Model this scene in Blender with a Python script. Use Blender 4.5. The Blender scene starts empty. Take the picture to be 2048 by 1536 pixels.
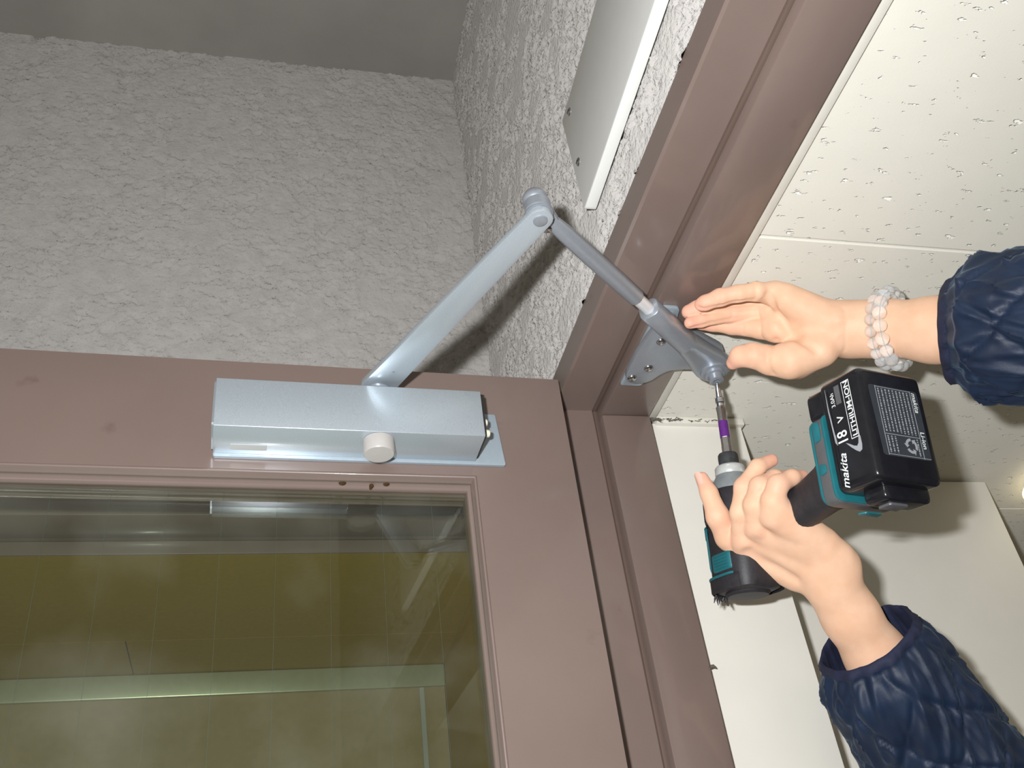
import bpy, bmesh, math, random
import numpy as np
from mathutils import Vector, Matrix

# ---------------------------------------------------------------- camera, sky, flash, exposure
scene = bpy.context.scene
COL = scene.collection
CZ = 1.50                                   # the lens is 1.5 m above the floor
FPX = 1962.096                              # focal length in pixels of the 2048 px wide frame
RCAM = np.array([[0.97080776, -0.20957993, -0.11665567],
                 [0.03207937, 0.59542997, -0.80276651],
                 [0.23770403, 0.77558971, 0.58477123]])      # rows: right, down, forward
cam_data = bpy.data.cameras.new('camera')
cam_data.sensor_width = 36.0
cam_data.lens = FPX / 2048 * 36.0
cam_data.clip_start = 0.01
cam = bpy.data.objects.new('camera', cam_data)
COL.objects.link(cam)
cam.matrix_world = Matrix(((RCAM[0][0], -RCAM[1][0], -RCAM[2][0], 0),
                           (RCAM[0][1], -RCAM[1][1], -RCAM[2][1], 0),
                           (RCAM[0][2], -RCAM[1][2], -RCAM[2][2], CZ), (0, 0, 0, 1)))
scene.camera = cam

world = bpy.data.worlds.new('world'); scene.world = world; world.use_nodes = True
bg = world.node_tree.nodes['Background']
bg.inputs['Color'].default_value = (1.0, 0.92, 0.76, 1)
bg.inputs['Strength'].default_value = 0.26

def lamp(name, kind, loc, energy, color=(1, 1, 1), **kw):
    d = bpy.data.lights.new(name, kind); d.energy = energy; d.color = color
    for k, v in kw.items(): setattr(d, k, v)
    o = bpy.data.objects.new(name, d); COL.objects.link(o); o.location = loc
    return o

def cam_pt(u, v, d):
    """world point seen at pixel (u, v) of the 2048 x 1536 photograph at depth d metres"""
    q = np.array([(u - 1024) / FPX * d, (v - 768) / FPX * d, d])
    p = RCAM.T @ q
    return np.array([p[0], p[1], p[2] + CZ])

# the compact camera's own flash: a small window up and to the left of the lens
fl = RCAM.T @ np.array([-0.060, -0.048, 0.0])
flash = lamp('flash', 'AREA', (fl[0], fl[1], fl[2] + CZ), 11.4, (0.975, 0.985, 1.0),
             shape='RECTANGLE', size=0.026, size_y=0.016)
flash.rotation_euler = cam.matrix_world.to_euler()

# the lamps of the tiled room beyond, out of the frame to the right
room = lamp('room_lamp', 'AREA', (1.75, -0.25, 1.98), 9.0, (1.0, 0.90, 0.70), shape='RECTANGLE', size=0.6, size_y=0.6)

vs = scene.view_settings
vs.view_transform = 'Standard'; vs.look = 'None'; vs.gamma = 1.0
vs.use_curve_mapping = False
vs.exposure = 0.0

# ---------------------------------------------------------------- helpers
K = 0.56 / 0.45                             # one unit of the survey in metres
WLOC = {}                                   # world origin of every object made here

def link(name, data, parent=None, loc=(0, 0, 0)):
    o = bpy.data.objects.new(name, data); COL.objects.link(o)
    if parent is not None:
        o.parent = parent
        base = WLOC[parent]
        o.location = tuple(np.array(loc) - base) if data is None else (0, 0, 0)
        WLOC[o] = np.array(loc, float) if data is None else base
    else:
        o.location = tuple(loc); WLOC[o] = np.array(loc, float)
    return o

def thing(name, label, cat, loc, group=None):
    o = link(name, None, None, loc)
    o.empty_display_size = 0.02
    o['label'] = label; o['category'] = cat
    if group: o['group'] = group
    return o

def tag(o, label=None, cat=None, group=None, kind=None):
    for k, v in (('label', label), ('category', cat), ('group', group), ('kind', kind)):
        if v: o[k] = v
    return o

class MB:
    """collects world-space geometry and links it as one mesh object"""
    def __init__(self): self.v = []; self.f = []; self.uv = None
    def add(self, verts, faces):
        b = len(self.v); self.v += [tuple(map(float, p)) for p in verts]
        self.f += [tuple(i + b for i in f) for f in faces]; return self
    def hexa(self, c):
        """8 corners: bottom 4 (ccw) then top 4"""
        return self.add(c, [(3, 2, 1, 0), (4, 5, 6, 7), (0, 1, 5, 4), (1, 2, 6, 5), (2, 3, 7, 6), (3, 0, 4, 7)])
    def box(self, a, b, fr=None):
        x0, y0, z0 = a; x1, y1, z1 = b
        c = [(x0, y0, z0), (x1, y0, z0), (x1, y1, z0), (x0, y1, z0), (x0, y0, z1), (x1, y0, z1), (x1, y1, z1), (x0, y1, z1)]
        return self.hexa([fr(*p) for p in c] if fr else c)
    def prism(self, poly, t0, t1, fr):
        """closed polygon of (a, b) extruded from t0 to t1, mapped by fr(a, b, t)"""
        n = len(poly)
        vs_ = [fr(a, b, t0) for a, b in poly] + [fr(a, b, t1) for a, b in poly]
        fs = [tuple(range(n - 1, -1, -1)), tuple(range(n, 2 * n))]
        fs += [(i, (i + 1) % n, n + (i + 1) % n, n + i) for i in range(n)]
        return self.add(vs_, fs)
    def sweep(self, profiles, closed_profile=True, caps=True):
        """list of rings (equal length) joined one after the other"""
        n = len(profiles[0]); vs_ = [p for r in profiles for p in r]; fs = []
        m = n if closed_profile else n - 1
        for k in range(len(profiles) - 1):
            for i in range(m):
                j = (i + 1) % n
                fs.append((k * n + i, k * n + j, (k + 1) * n + j, (k + 1) * n + i))
        if caps and closed_profile:
            fs.append(tuple(range(n - 1, -1, -1)))
            b = (len(profiles) - 1) * n; fs.append(tuple(range(b, b + n)))
        return self.add(vs_, fs)
    def lathe(self, o, axis, prof, seg=24):
        """profile of (distance along axis, radius)"""
        o = np.array(o, float); a = np.array(axis, float); a /= np.linalg.norm(a)
        e1 = np.cross(a, (0, 0, 1) if abs(a[2]) < 0.9 else (1, 0, 0)); e1 /= np.linalg.norm(e1); e2 = np.cross(a, e1)
        rings = [[o + a * h + (e1 * math.cos(t) + e2 * math.sin(t)) * max(r, 1e-5)
                  for t in np.linspace(0, 2 * math.pi, seg, endpoint=False)] for h, r in prof]
        return self.sweep(rings)
    def tube(self, pts, rad, seg=12, squash=None):
        pts = [np.array(p, float) for p in pts]; rings = []
        if not hasattr(rad, '__len__'): rad = [rad] * len(pts)
        e1 = None
        for i, p in enumerate(pts):
            d = pts[min(i + 1, len(pts) - 1)] - pts[max(i - 1, 0)]; d = d / np.linalg.norm(d)
            if e1 is None: e1 = np.cross(d, (0.13, 0.21, 0.97))
            e1 = e1 - d * (e1 @ d); e1 /= np.linalg.norm(e1); e2 = np.cross(d, e1)
            rings.append([p + (e1 * math.cos(t) + e2 * math.sin(t)) * rad[i] for t in np.linspace(0, 2 * math.pi, seg, endpoint=False)])
        return self.sweep(rings)
    def build(self, name, m, parent=None, smooth=False, bevel=0, seg=2, sub=0, angle=40):
        me = bpy.data.meshes.new(name)
        base = WLOC[parent] if parent is not None else np.zeros(3)
        me.from_pydata([tuple(np.array(p) - base) for p in self.v], [], self.f)
        bm = bmesh.new(); bm.from_mesh(me); bmesh.ops.recalc_face_normals(bm, faces=bm.faces)
        if bevel:
            es = [e for e in bm.edges if len(e.link_faces) == 2 and e.calc_face_angle(0) > math.radians(25)]
            bmesh.ops.bevel(bm, geom=es, offset=bevel, segments=seg, profile=0.5, affect='EDGES', clamp_overlap=True)
        bm.to_mesh(me); bm.free()
        if m: me.materials.append(m)
        o = link(name, me, parent)
        if smooth or bevel: shade(me, angle)
        if sub:
            s = o.modifiers.new('sub', 'SUBSURF'); s.levels = sub; s.render_levels = sub
        return o

def shade(me, angle=40):
    me.shade_smooth()
    try: me.set_sharp_from_angle(angle=math.radians(angle))
    except Exception: pass

def grid_mesh(name, P, m, parent=None, base=None):
    """P: (rows, cols, 3) array of world points"""
    h, w, _ = P.shape
    base = WLOC[parent] if parent is not None else np.zeros(3)
    me = bpy.data.meshes.new(name)
    idx = np.arange(h * w).reshape(h, w)
    q = np.stack([idx[:-1, :-1], idx[:-1, 1:], idx[1:, 1:], idx[1:, :-1]], -1).reshape(-1, 4)
    V = (P.reshape(-1, 3) - base).astype(np.float32)
    me.vertices.add(len(V)); me.vertices.foreach_set('co', V.ravel())
    me.loops.add(q.size); me.loops.foreach_set('vertex_index', q.astype(np.int32).ravel())
    me.polygons.add(len(q)); me.polygons.foreach_set('loop_start', (np.arange(len(q)) * 4).astype(np.int32))
    me.update(calc_edges=True); me.validate()
    me.shade_smooth()
    if m: me.materials.append(m)
    return link(name, me, parent)

def lattice(seed, n=256):
    return np.random.RandomState(seed).rand(n, n)

def vnoise(x, y, seed=0):
    L = lattice(seed); n = 256
    xi = np.floor(x).astype(int); yi = np.floor(y).astype(int); fx = x - xi; fy = y - yi
    fx = fx * fx * (3 - 2 * fx); fy = fy * fy * (3 - 2 * fy)
    a = L[xi % n, yi % n]; b = L[(xi + 1) % n, yi % n]; c = L[xi % n, (yi + 1) % n]; d = L[(xi + 1) % n, (yi + 1) % n]
    return (a * (1 - fx) + b * fx) * (1 - fy) + (c * (1 - fx) + d * fx) * fy

def fbm(x, y, seed=0, o=4, g=0.5):
    s = 0; a = 1; t = 0
    for k in range(o):
        s = s + a * vnoise(x * 2 ** k + 17.3 * k, y * 2 ** k + 9.1 * k, seed + k); t += a; a *= g
    return s / t

# ---------------------------------------------------------------- materials
def s2l(c):
    return tuple((x / 12.92 if x <= 0.04045 else ((x + 0.055) / 1.055) ** 2.4) for x in (v / 255 for v in c))

def mat(name, rgb, rough=0.5, metal=0.0, noise=None, bump=None, coat=0.0, spec=None, spots=None, sss=0):
    """rgb in 0-255 sRGB; noise = (scale, amount); bump = [(scale, strength, distance), ...]"""
    m = bpy.data.materials.new(name); m.use_nodes = True; nt = m.node_tree; p = nt.nodes['Principled BSDF']
    col = s2l(rgb)
    p.inputs['Base Color'].default_value = (*col, 1); p.inputs['Roughness'].default_value = rough
    p.inputs['Metallic'].default_value = metal
    if coat: p.inputs['Coat Weight'].default_value = coat; p.inputs['Coat Roughness'].default_value = 0.10 if name == 'brown_paint' else 0.06
    if spec is not None: p.inputs['Specular IOR Level'].default_value = spec
    if sss:
        p.inputs['Subsurface Weight'].default_value = sss; p.inputs['Subsurface Radius'].default_value = (0.9, 0.35, 0.2)
        p.inputs['Subsurface Scale'].default_value = 0.006
    if name in ('stucco', 'concrete_ceiling', 'acoustic_board', 'white_wall', 'skin') and 'Diffuse Roughness' in p.inputs: p.inputs['Diffuse Roughness'].default_value = {'stucco': 0.6, 'skin': 0.2, 'acoustic_board': 0.35}.get(name, 0.5)
    tc = nt.nodes.new('ShaderNodeTexCoord')
    cur = None
    if noise:
        n = nt.nodes.new('ShaderNodeTexNoise'); n.inputs['Scale'].default_value = noise[0]; n.inputs['Detail'].default_value = 6
        nt.links.new(tc.outputs['Object'], n.inputs['Vector'])
        r = nt.nodes.new('ShaderNodeValToRGB'); a = noise[1]
        r.color_ramp.elements[0].position = 0.3; r.color_ramp.elements[1].position = 0.7
        r.color_ramp.elements[0].color = (*[c * (1 - a) for c in col], 1); r.color_ramp.elements[1].color = (*[min(1, c * (1 + a)) for c in col], 1)
        nt.links.new(n.outputs['Fac'], r.inputs['Fac']); cur = r.outputs['Color']
    if spots:                                # (scale, threshold, rgb, amount): stains and specks that belong to the surface
        for sc, th, rg, am in spots:
            n = nt.nodes.new('ShaderNodeTexNoise'); n.inputs['Scale'].default_value = sc; n.inputs['Detail'].default_value = 5
            nt.links.new(tc.outputs['Object'], n.inputs['Vector'])
            r = nt.nodes.new('ShaderNodeValToRGB'); r.color_ramp.elements[0].position = th; r.color_ramp.elements[1].position = min(1, th + 0.06)
            r.color_ramp.elements[1].color = (am, am, am, 1)
            nt.links.new(n.outputs['Fac'], r.inputs['Fac'])
            mx = nt.nodes.new('ShaderNodeMix'); mx.data_type = 'RGBA'
            nt.links.new(r.outputs['Color'], mx.inputs[0])
            if cur is not None: nt.links.new(cur, mx.inputs[6])
            else: mx.inputs[6].default_value = (*col, 1)
            mx.inputs[7].default_value = (*s2l(rg), 1); cur = mx.outputs[2]
    if cur is not None: nt.links.new(cur, p.inputs['Base Color'])
    prev = None
    for sc, st, di in (bump or []):
        n = nt.nodes.new('ShaderNodeTexNoise'); n.inputs['Scale'].default_value = sc; n.inputs['Detail'].default_value = 4
        nt.links.new(tc.outputs['Object'], n.inputs['Vector'])
        b = nt.nodes.new('ShaderNodeBump'); b.inputs['Strength'].default_value = st; b.inputs['Distance'].default_value = di
        nt.links.new(n.outputs['Fac'], b.inputs['Height'])
        if prev is not None: nt.links.new(prev, b.inputs['Normal'])
        prev = b.outputs['Normal']
    if prev is not None: nt.links.new(prev, p.inputs['Normal'])
    return m

M = {}
M['brown'] = mat('brown_paint', (118, 102, 95), 0.36, noise=(9, 0.05), bump=[(260, 0.04, 0.0015)], spec=0.55, coat=0.4,
                 spots=[(22, 0.70, (96, 74, 68), 0.5)])
M['brown_dark'] = mat('brown_paint_recess', (98, 82, 74), 0.4, noise=(14, 0.06))
M['stucco'] = mat('stucco', (186, 182, 178), 0.9, noise=(60, 0.07), bump=[(520, 0.6, 0.0025), (170, 0.7, 0.006)], spots=[(75, 0.73, (120, 108, 90), 0.4)])
M['concrete'] = mat('concrete_ceiling', (152, 148, 142), 0.85, noise=(5, 0.12), bump=[(120, 0.15, 0.002)])
M['white_wall'] = mat('white_wall', (218, 215, 206), 0.5, noise=(30, 0.012), bump=[(300, 0.05, 0.001)], spots=[(150, 0.745, (120, 112, 100), 0.7)])
M['white_trim'] = mat('white_trim', (222, 219, 208), 0.45, noise=(40, 0.03), spots=[(60, 0.70, (170, 150, 120), 0.6)])
M['white_board'] = mat('white_board', (226, 226, 222), 0.4, noise=(60, 0.015))
M['silver'] = mat('silver_paint', (182, 192, 199), 0.34, metal=0.48, noise=(1500, 0.12), bump=[(1300, 0.05, 0.0006)], coat=0.4)
M['silver_flat'] = mat('silver_sheet', (160, 166, 174), 0.36, metal=0.55, noise=(300, 0.03))
M['zinc'] = mat('zinc_plate', (172, 186, 196), 0.35, metal=0.4, noise=(200, 0.03))
M['knob'] = mat('grey_plastic_cap', (176, 172, 168), 0.35, noise=(300, 0.02))
M['chrome'] = mat('bright_steel', (200, 202, 205), 0.18, metal=1.0, noise=(300, 0.05))
M['cream'] = mat('cream_plastic', (224, 220, 196), 0.4)
M['slot'] = mat('dark_slot', (30, 30, 30), 0.6)
M['label'] = mat('grey_label', (176, 178, 178), 0.3)
M['drip'] = mat('brown_drip', (64, 42, 18), 0.4)
M['olive'] = mat('olive_board', (158, 132, 36), 0.6, noise=(160, 0.06), bump=[(300, 0.06, 0.001)])
M['alcove_back'] = mat('alcove_back', (158, 140, 104), 0.6, noise=(120, 0.05))
M['alcove_rail'] = mat('pale_rail', (190, 194, 168), 0.32, metal=0.5, noise=(100, 0.04))
M['joint'] = mat('dark_joint', (64, 62, 58), 0.7)
M['floor'] = mat('floor', (120, 112, 100), 0.6, noise=(8, 0.1))
M['plain_wall'] = mat('plain_wall', (190, 186, 176), 0.8, noise=(8, 0.04))

def glass_mat():
    m = bpy.data.materials.new('wired_glass'); m.use_nodes = True; nt = m.node_tree
    for n in list(nt.nodes): nt.nodes.remove(n)
    out = nt.nodes.new('ShaderNodeOutputMaterial'); mix = nt.nodes.new('ShaderNodeMixShader')
    tr = nt.nodes.new('ShaderNodeBsdfTransparent'); tr.inputs['Color'].default_value = (0.86, 0.90, 0.84, 1)
    gl = nt.nodes.new('ShaderNodeBsdfGlossy'); gl.inputs['Roughness'].default_value = 0.02
    fr = nt.nodes.new('ShaderNodeFresnel'); fr.inputs['IOR'].default_value = 1.5
    df = nt.nodes.new('ShaderNodeBsdfDiffuse'); df.inputs['Color'].default_value = (0.6, 0.6, 0.55, 1)
    mix2 = nt.nodes.new('ShaderNodeMixShader')
    tc = nt.nodes.new('ShaderNodeTexCoord'); n = nt.nodes.new('ShaderNodeTexNoise'); n.inputs['Scale'].default_value = 9; n.inputs['Detail'].default_value = 8
    r = nt.nodes.new('ShaderNodeValToRGB'); r.color_ramp.elements[0].position = 0.45; r.color_ramp.elements[1].position = 0.8
    r.color_ramp.elements[0].color = (0.008, 0.008, 0.008, 1); r.color_ramp.elements[1].color = (0.06, 0.06, 0.06, 1)      # dusty film
    nt.links.new(tc.outputs['Object'], n.inputs['Vector']); nt.links.new(n.outputs['Fac'], r.inputs['Fac'])
    nt.links.new(fr.outputs['Fac'], mix.inputs['Fac']); nt.links.new(tr.outputs[0], mix.inputs[1]); nt.links.new(gl.outputs[0], mix.inputs[2])
    nt.links.new(r.outputs['Color'], mix2.inputs['Fac']); nt.links.new(mix.outputs[0], mix2.inputs[1]); nt.links.new(df.outputs[0], mix2.inputs[2])
    nt.links.new(mix2.outputs[0], out.inputs['Surface'])
    return m
M['glass'] = glass_mat()

def tile_mat():
    """white acoustic board with worm-hole pits stretched along the tile"""
    m = mat('acoustic_board', (212, 209, 198), 0.8, noise=(25, 0.015)); nt = m.node_tree; p = nt.nodes['Principled BSDF']
    tc = nt.nodes.new('ShaderNodeTexCoord'); mp = nt.nodes.new('ShaderNodeMapping')
    mp.inputs['Scale'].default_value = (62, 140, 60)
    n = nt.nodes.new('ShaderNodeTexNoise'); n.inputs['Scale'].default_value = 1.0; n.inputs['Detail'].default_value = 3; n.inputs['Roughness'].default_value = 0.6
    n2 = nt.nodes.new('ShaderNodeTexNoise'); n2.inputs['Scale'].default_value = 6.0
    mx = nt.nodes.new('ShaderNodeMath'); mx.operation = 'ADD'
    r = nt.nodes.new('ShaderNodeValToRGB'); r.color_ramp.elements[0].position = 0.635; r.color_ramp.elements[1].position = 0.685
    r.color_ramp.elements[0].color = (1, 1, 1, 1); r.color_ramp.elements[1].color = (0, 0, 0, 1)
    b = nt.nodes.new('ShaderNodeBump'); b.inputs['Strength'].default_value = 0.9; b.inputs['Distance'].default_value = 0.0016
    pc = nt.nodes.new('ShaderNodeMix'); pc.data_type = 'RGBA'; old = p.inputs['Base Color'].links[0].from_socket
    pc.inputs[6].default_value = (*s2l((240, 238, 230)), 1); nt.links.new(old, pc.inputs[7]); nt.links.new(r.outputs['Color'], pc.inputs[0]); nt.links.new(pc.outputs[2], p.inputs['Base Color'])  # pits coloured paler, standing in for flash light on their far sides
    b2 = nt.nodes.new('ShaderNodeBump'); b2.inputs['Strength'].default_value = 0.06; b2.inputs['Distance'].default_value = 0.002
    nt.links.new(tc.outputs['Object'], mp.inputs['Vector']); nt.links.new(mp.outputs[0], n.inputs['Vector'])
    nt.links.new(n.outputs['Fac'], r.inputs['Fac']); nt.links.new(r.outputs['Color'], b.inputs['Height'])
    n3 = nt.nodes.new('ShaderNodeTexNoise'); n3.inputs['Scale'].default_value = 500
    nt.links.new(tc.outputs['Object'], n3.inputs['Vector']); nt.links.new(n3.outputs['Fac'], b2.inputs['Height'])
    nt.links.new(b2.outputs['Normal'], b.inputs['Normal'])
    nt.links.new(b.outputs['Normal'], p.inputs['Normal'])
    return m
M['tile'] = tile_mat()

# ---------------------------------------------------------------- the setting
def Z(z): return CZ + z * K                 # survey height above the lens -> world
XW = 0.2255 * K                             # face of the side wall (and of the door frame)
X_STOP = 0.259 * K; X_END = 0.303 * K
Y_JAMB = 0.630 * K; STOP = 0.012 * K
Y_A = 0.812 * K                             # stucco wall behind the door
Z_SOF = 0.450; Z_STOP = 0.438; Z_L = 0.4738; Z_CEIL = 1.1265; Z_TILE = 0.445

MB().box((-2.2, -1.6, -0.02), (2.6, 2.6, 0)).build('floor', M['floor'])['kind'] = 'structure'

def stucco(name, A, U, V, nrm, du, dv, seed, amp):
    """knocked-down stucco: a gridded sheet from A along U and V, raised along nrm"""
    A, U, V, nrm = (np.array(t, float) for t in (A, U, V, nrm))
    lu = np.linalg.norm(U); lv = np.linalg.norm(V); nu = int(lu / du); nv = int(lv / dv)
    a = np.linspace(0, 1, nu); b = np.linspace(0, 1, nv); aa, bb = np.meshgrid(a, b)
    x = aa * lu; y = bb * lv
    big = fbm(x * 80, y * 96, seed, 3, 0.6)
    h = np.clip((big - 0.40) / 0.16, 0, 1)                    # flat pressed plateaus
    rough = fbm(x * 210, y * 300, seed + 7, 3, 0.65) - 0.5
    flat = np.clip((fbm(x * 26, y * 30, seed + 31, 3) - 0.56) / 0.04, 0, 1)
    H = (0.0026 * h + amp * rough) * (1 - flat) + 0.0024 * flat + 0.002 * (fbm(x * 9, y * 9, seed + 11, 2) - 0.5)
    P = A + aa[..., None] * U + bb[..., None] * V + H[..., None] * nrm
    return grid_mesh(name, P, M['stucco'])

o = stucco('wall_back', (-0.95, Y_A, Z(0.4755)), (0.95 + XW + 0.01, 0, 0), (0, 0, (Z_CEIL - 0.4755) * K + 0.01), (0, -1, 0), 0.0022, 0.0020, 3, 0.0072)
tag(o, 'grey stucco wall behind the open brown door', kind='structure')
o = stucco('wall_right', (XW + 0.0035, -0.75, Z(Z_L)), (0, 0.75 + Y_A + 0.01, 0), (0, 0, (Z_CEIL - Z_L) * K + 0.01), (-1, 0, 0), 0.0022, 0.0020, 23, 0.0085)
tag(o, 'grey stucco wall above the brown door frame', kind='structure')
# solid cores behind the stucco skins
b = MB().box((XW + 0.008, -0.75, Z(Z_L) + 0.001), (X_END - 0.002, Y_A + 0.01, Z(Z_CEIL) + 0.05))
b.box((XW + 0.008, Y_JAMB + 0.03, 0), (X_END - 0.002, Y_A + 0.01, Z(Z_L)))
b.build('wall_core', M['plain_wall'])['kind'] = 'structure'
o = MB().box((-0.95, Y_A + 0.004, Z(0.4765)), (XW + 0.003, Y_A + 0.05, Z(Z_CEIL) + 0.05)).build('wall_back_core', M['plain_wall']); o['kind'] = 'structure'
o = MB().box((-1.6, -0.9, Z(Z_CEIL)), (XW + 0.02, Y_A + 0.02, Z(Z_CEIL) + 0.04)).build('ceiling', M['concrete'])
tag(o, 'dark grey concrete ceiling over the stucco walls', kind='structure')

# brown steel frame round the doorway
fr = thing('trim_1', 'brown steel door frame with a stepped stop', 'frame', (XW, Y_JAMB, Z(Z_SOF))); del fr['category']; fr['kind'] = 'structure'
YS = -0.26                                  # strike side of the doorway, behind the lens
def head_profile(y):                         # (x, z) outline, seen along the head
    r = 0.0022
    return [(XW, y, Z(Z_L)), (XW, y, Z(Z_SOF) + r), (XW + r, y, Z(Z_SOF)), (X_STOP, y, Z(Z_SOF)),
            (X_STOP, y, Z(Z_SOF) + 0.055), (XW + 0.007, y, Z(Z_SOF) + 0.055), (XW + 0.007, y, Z(Z_L))]
MB().sweep([head_profile(YS - 0.05), head_profile(Y_JAMB + 0.02)]).build('head', M['brown'], fr)
def jamb_profile(z, yj, sgn):
    r = 0.0022
    return [(XW, yj + sgn * 0.05, z), (XW, yj + sgn * r, z), (XW + r, yj, z), (X_STOP, yj, z), (X_STOP, yj + sgn * 0.05, z)]
MB().sweep([jamb_profile(0, Y_JAMB, 1), jamb_profile(Z(Z_SOF), Y_JAMB, 1)]).build('jamb', M['brown'], fr)
MB().sweep([jamb_profile(0, YS, -1), jamb_profile(Z(Z_SOF), YS, -1)]).build('jamb', M['brown'], fr)
# the stop: the deeper half of the frame, with a rubber-filled corner at the step
MB().box((X_STOP + 0.003, YS - 0.05, Z(Z_STOP)), (X_END, Y_JAMB + 0.02, Z(Z_SOF) + 0.055)).build('head_stop', M['brown'], fr, bevel=0.0018)
MB().box((X_STOP + 0.003, Y_JAMB - STOP, 0), (X_END, Y_JAMB + 0.05, Z(Z_STOP))).build('jamb_stop', M['brown'], fr, bevel=0.0018)
MB().box((X_STOP + 0.003, YS - 0.05, 0), (X_END, YS + STOP, Z(Z_STOP))).build('jamb_stop', M['brown'], fr, bevel=0.0018)
MB().box((X_STOP - 0.001, YS, Z(Z_SOF) - 0.0035), (X_STOP + 0.0035, Y_JAMB, Z(Z_SOF) + 0.004)).build('seal', M['brown_dark'], fr, bevel=0.001)
MB().box((X_STOP - 0.001, Y_JAMB - 0.0035, 0), (X_STOP + 0.0035, Y_JAMB + 0.004, Z(Z_SOF))).build('seal', M['brown_dark'], fr, bevel=0.001)

# room beyond the doorway: white wall end, far wall, acoustic ceiling
X_PIL = 0.391 * K; Y_PIL = 0.632 * K; Y_FAR = 0.723 * K; X_FAR = 0.6985 * K
o = MB().box((X_END + 0.0005, Y_PIL, 0), (X_PIL, Y_FAR + 0.05, Z(Z_TILE) - 0.006)).build('wall_end', M['white_wall'], bevel=0.0012)
tag(o, 'narrow white wall end beside the door jamb', kind='structure')
o = MB().box((X_PIL - 0.01, Y_FAR, 0), (X_FAR, Y_FAR + 0.06, Z(Z_TILE) - 0.004)).build('wall_far', M['white_wall'], bevel=0.0012)
tag(o, 'white wall set back behind the raised arms', kind='structure')
o = MB().box((X_FAR - 0.02, 1.9 * K, 0), (2.2, 1.95 * K, Z(Z_TILE))).build('wall_beyond', M['white_wall']); o['kind'] = 'structure'
o = MB().box((2.2, -1.2, 0), (2.25, 1.95 * K, Z(Z_TILE))).build('wall_beyond_side', M['white_wall']); o['kind'] = 'structure'
ct = thing('ceiling', 'white acoustic tiled ceiling beyond the door frame', 'ceiling', (X_END, 0, Z(Z_TILE))); del ct['category']; ct['kind'] = 'structure'
TX, TY = 0.910, 0.455; g = 0.0009
y0 = 0.4165 * K - 4 * TY
for j in range(9):
    for i in range(3):
        xa = 0.310 * K + i * TX - (0.455 if j % 2 else 0.0)
        x0_, x1_ = max(xa, 0.310 * K), xa + TX
        ya, yb = y0 + j * TY, y0 + (j + 1) * TY
        if yb > 1.9 * K + 0.3 or x1_ > 2.4: continue
        MB().box((x0_ + g, ya + g, Z(Z_TILE)), (x1_ - g, yb - g, Z(Z_TILE) + 0.012)).build('ceiling_tile', M['tile'], ct, bevel=0.0012, seg=1)
MB().box((X_END, y0, Z(Z_TILE) + 0.012), (2.3, y0 + 9 * TY, Z(Z_TILE) + 0.03)).build('backing', M['joint'], ct)
# angle trim between frame and tiles
t = MB().box((X_END + 0.0004, -0.9, Z(Z_TILE) - 0.0032), (0.3125 * K, Y_PIL - 0.001, Z(Z_TILE) + 0.006)).build('trim_2', M['white_trim'], bevel=0.0008)
tag(t, 'thin white angle trim along the edge of the tiled ceiling', kind='structure')
t = MB().box((0.3125 * K, Y_PIL - 0.006, Z(Z_TILE) - 0.009), (X_PIL + 0.002, Y_PIL + 0.02, Z(Z_TILE) - 0.0006)).build('trim_3', M['white_trim'], bevel=0.0012)
tag(t, 'dusty white trim on top of the narrow wall end', kind='structure')

# behind the door: header of a second opening, boarded recess seen through the glass
Y_B1 = 0.853 * K; X_AR = 0.2155 * K; Y_AB = 1.155 * K
hd = thing('trim_4', 'brown steel header seen through the wired glass', 'frame', (0, Y_A, Z(0.452))); del hd['category']; hd['kind'] = 'structure'
MB().box((-0.95, Y_A - 0.003, Z(0.452)), (XW, Y_B1, Z(0.476))).build('face', M['brown'], hd, bevel=0.0015)
MB().box((-0.95, Y_B1 + 0.002, Z(0.4365)), (XW, Y_B1 + 0.006, Z(0.452) + 0.02)).build('stop', M['brown'], hd, bevel=0.0015)
MB().box((-0.95, Y_B1 - 0.001, Z(0.452) - 0.003), (XW, Y_B1 + 0.003, Z(0.452) + 0.004)).build('seal', M['brown_dark'], hd)
al = thing('ceiling', 'olive boarded soffit seen through the wired glass', 'ceiling', (0, Y_B1, Z(0.4365))); del al['category']; al['kind'] = 'structure'
yj = 1.055 * K; xj = -0.142 * K
MB().box((-0.95, Y_B1 + 0.0065, Z(0.437)), (X_AR + 0.03, yj - 0.0006, Z(0.437) + 0.01)).build('board', M['olive'], al)
MB().box((-0.95, yj + 0.0006, Z(0.437)), (xj - 0.0008, Y_AB + 0.03, Z(0.437) + 0.01)).build('board', M['olive'], al)
MB().box((xj + 0.0008, yj + 0.0006, Z(0.437)), (X_AR + 0.03, Y_AB + 0.03, Z(0.437) + 0.01)).build('board', M['olive'], al)
MB().box((xj - 0.002, yj, Z(0.437) + 0.004), (xj + 0.002, Y_AB, Z(0.437) + 0.012)).build('joint', M['joint'], al)
o = MB().box((X_AR, Y_B1 + 0.008, 0), (X_AR + 0.03, Y_AB + 0.03, Z(0.437) - 0.001)).build('wall_recess_side', M['olive']); o['kind'] = 'structure'
o = MB().box((-0.95, Y_AB, 0), (X_AR - 0.001, Y_AB + 0.03, Z(0.437) - 0.001)).build('wall_recess_back', M['alcove_back']); o['kind'] = 'structure'
MB().box((-0.95, Y_AB - 0.006, Z(0.4095)), (X_AR - 0.001, Y_AB + 0.001, Z(0.4362))).build('trim_5', M['alcove_rail'], bevel=0.0015)['kind'] = 'structure'
MB().box((0.1835 * K, Y_AB - 0.003, 0), (0.189 * K, Y_AB + 0.001, Z(0.409))).build('trim_6', M['label'])['kind'] = 'structure'

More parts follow.
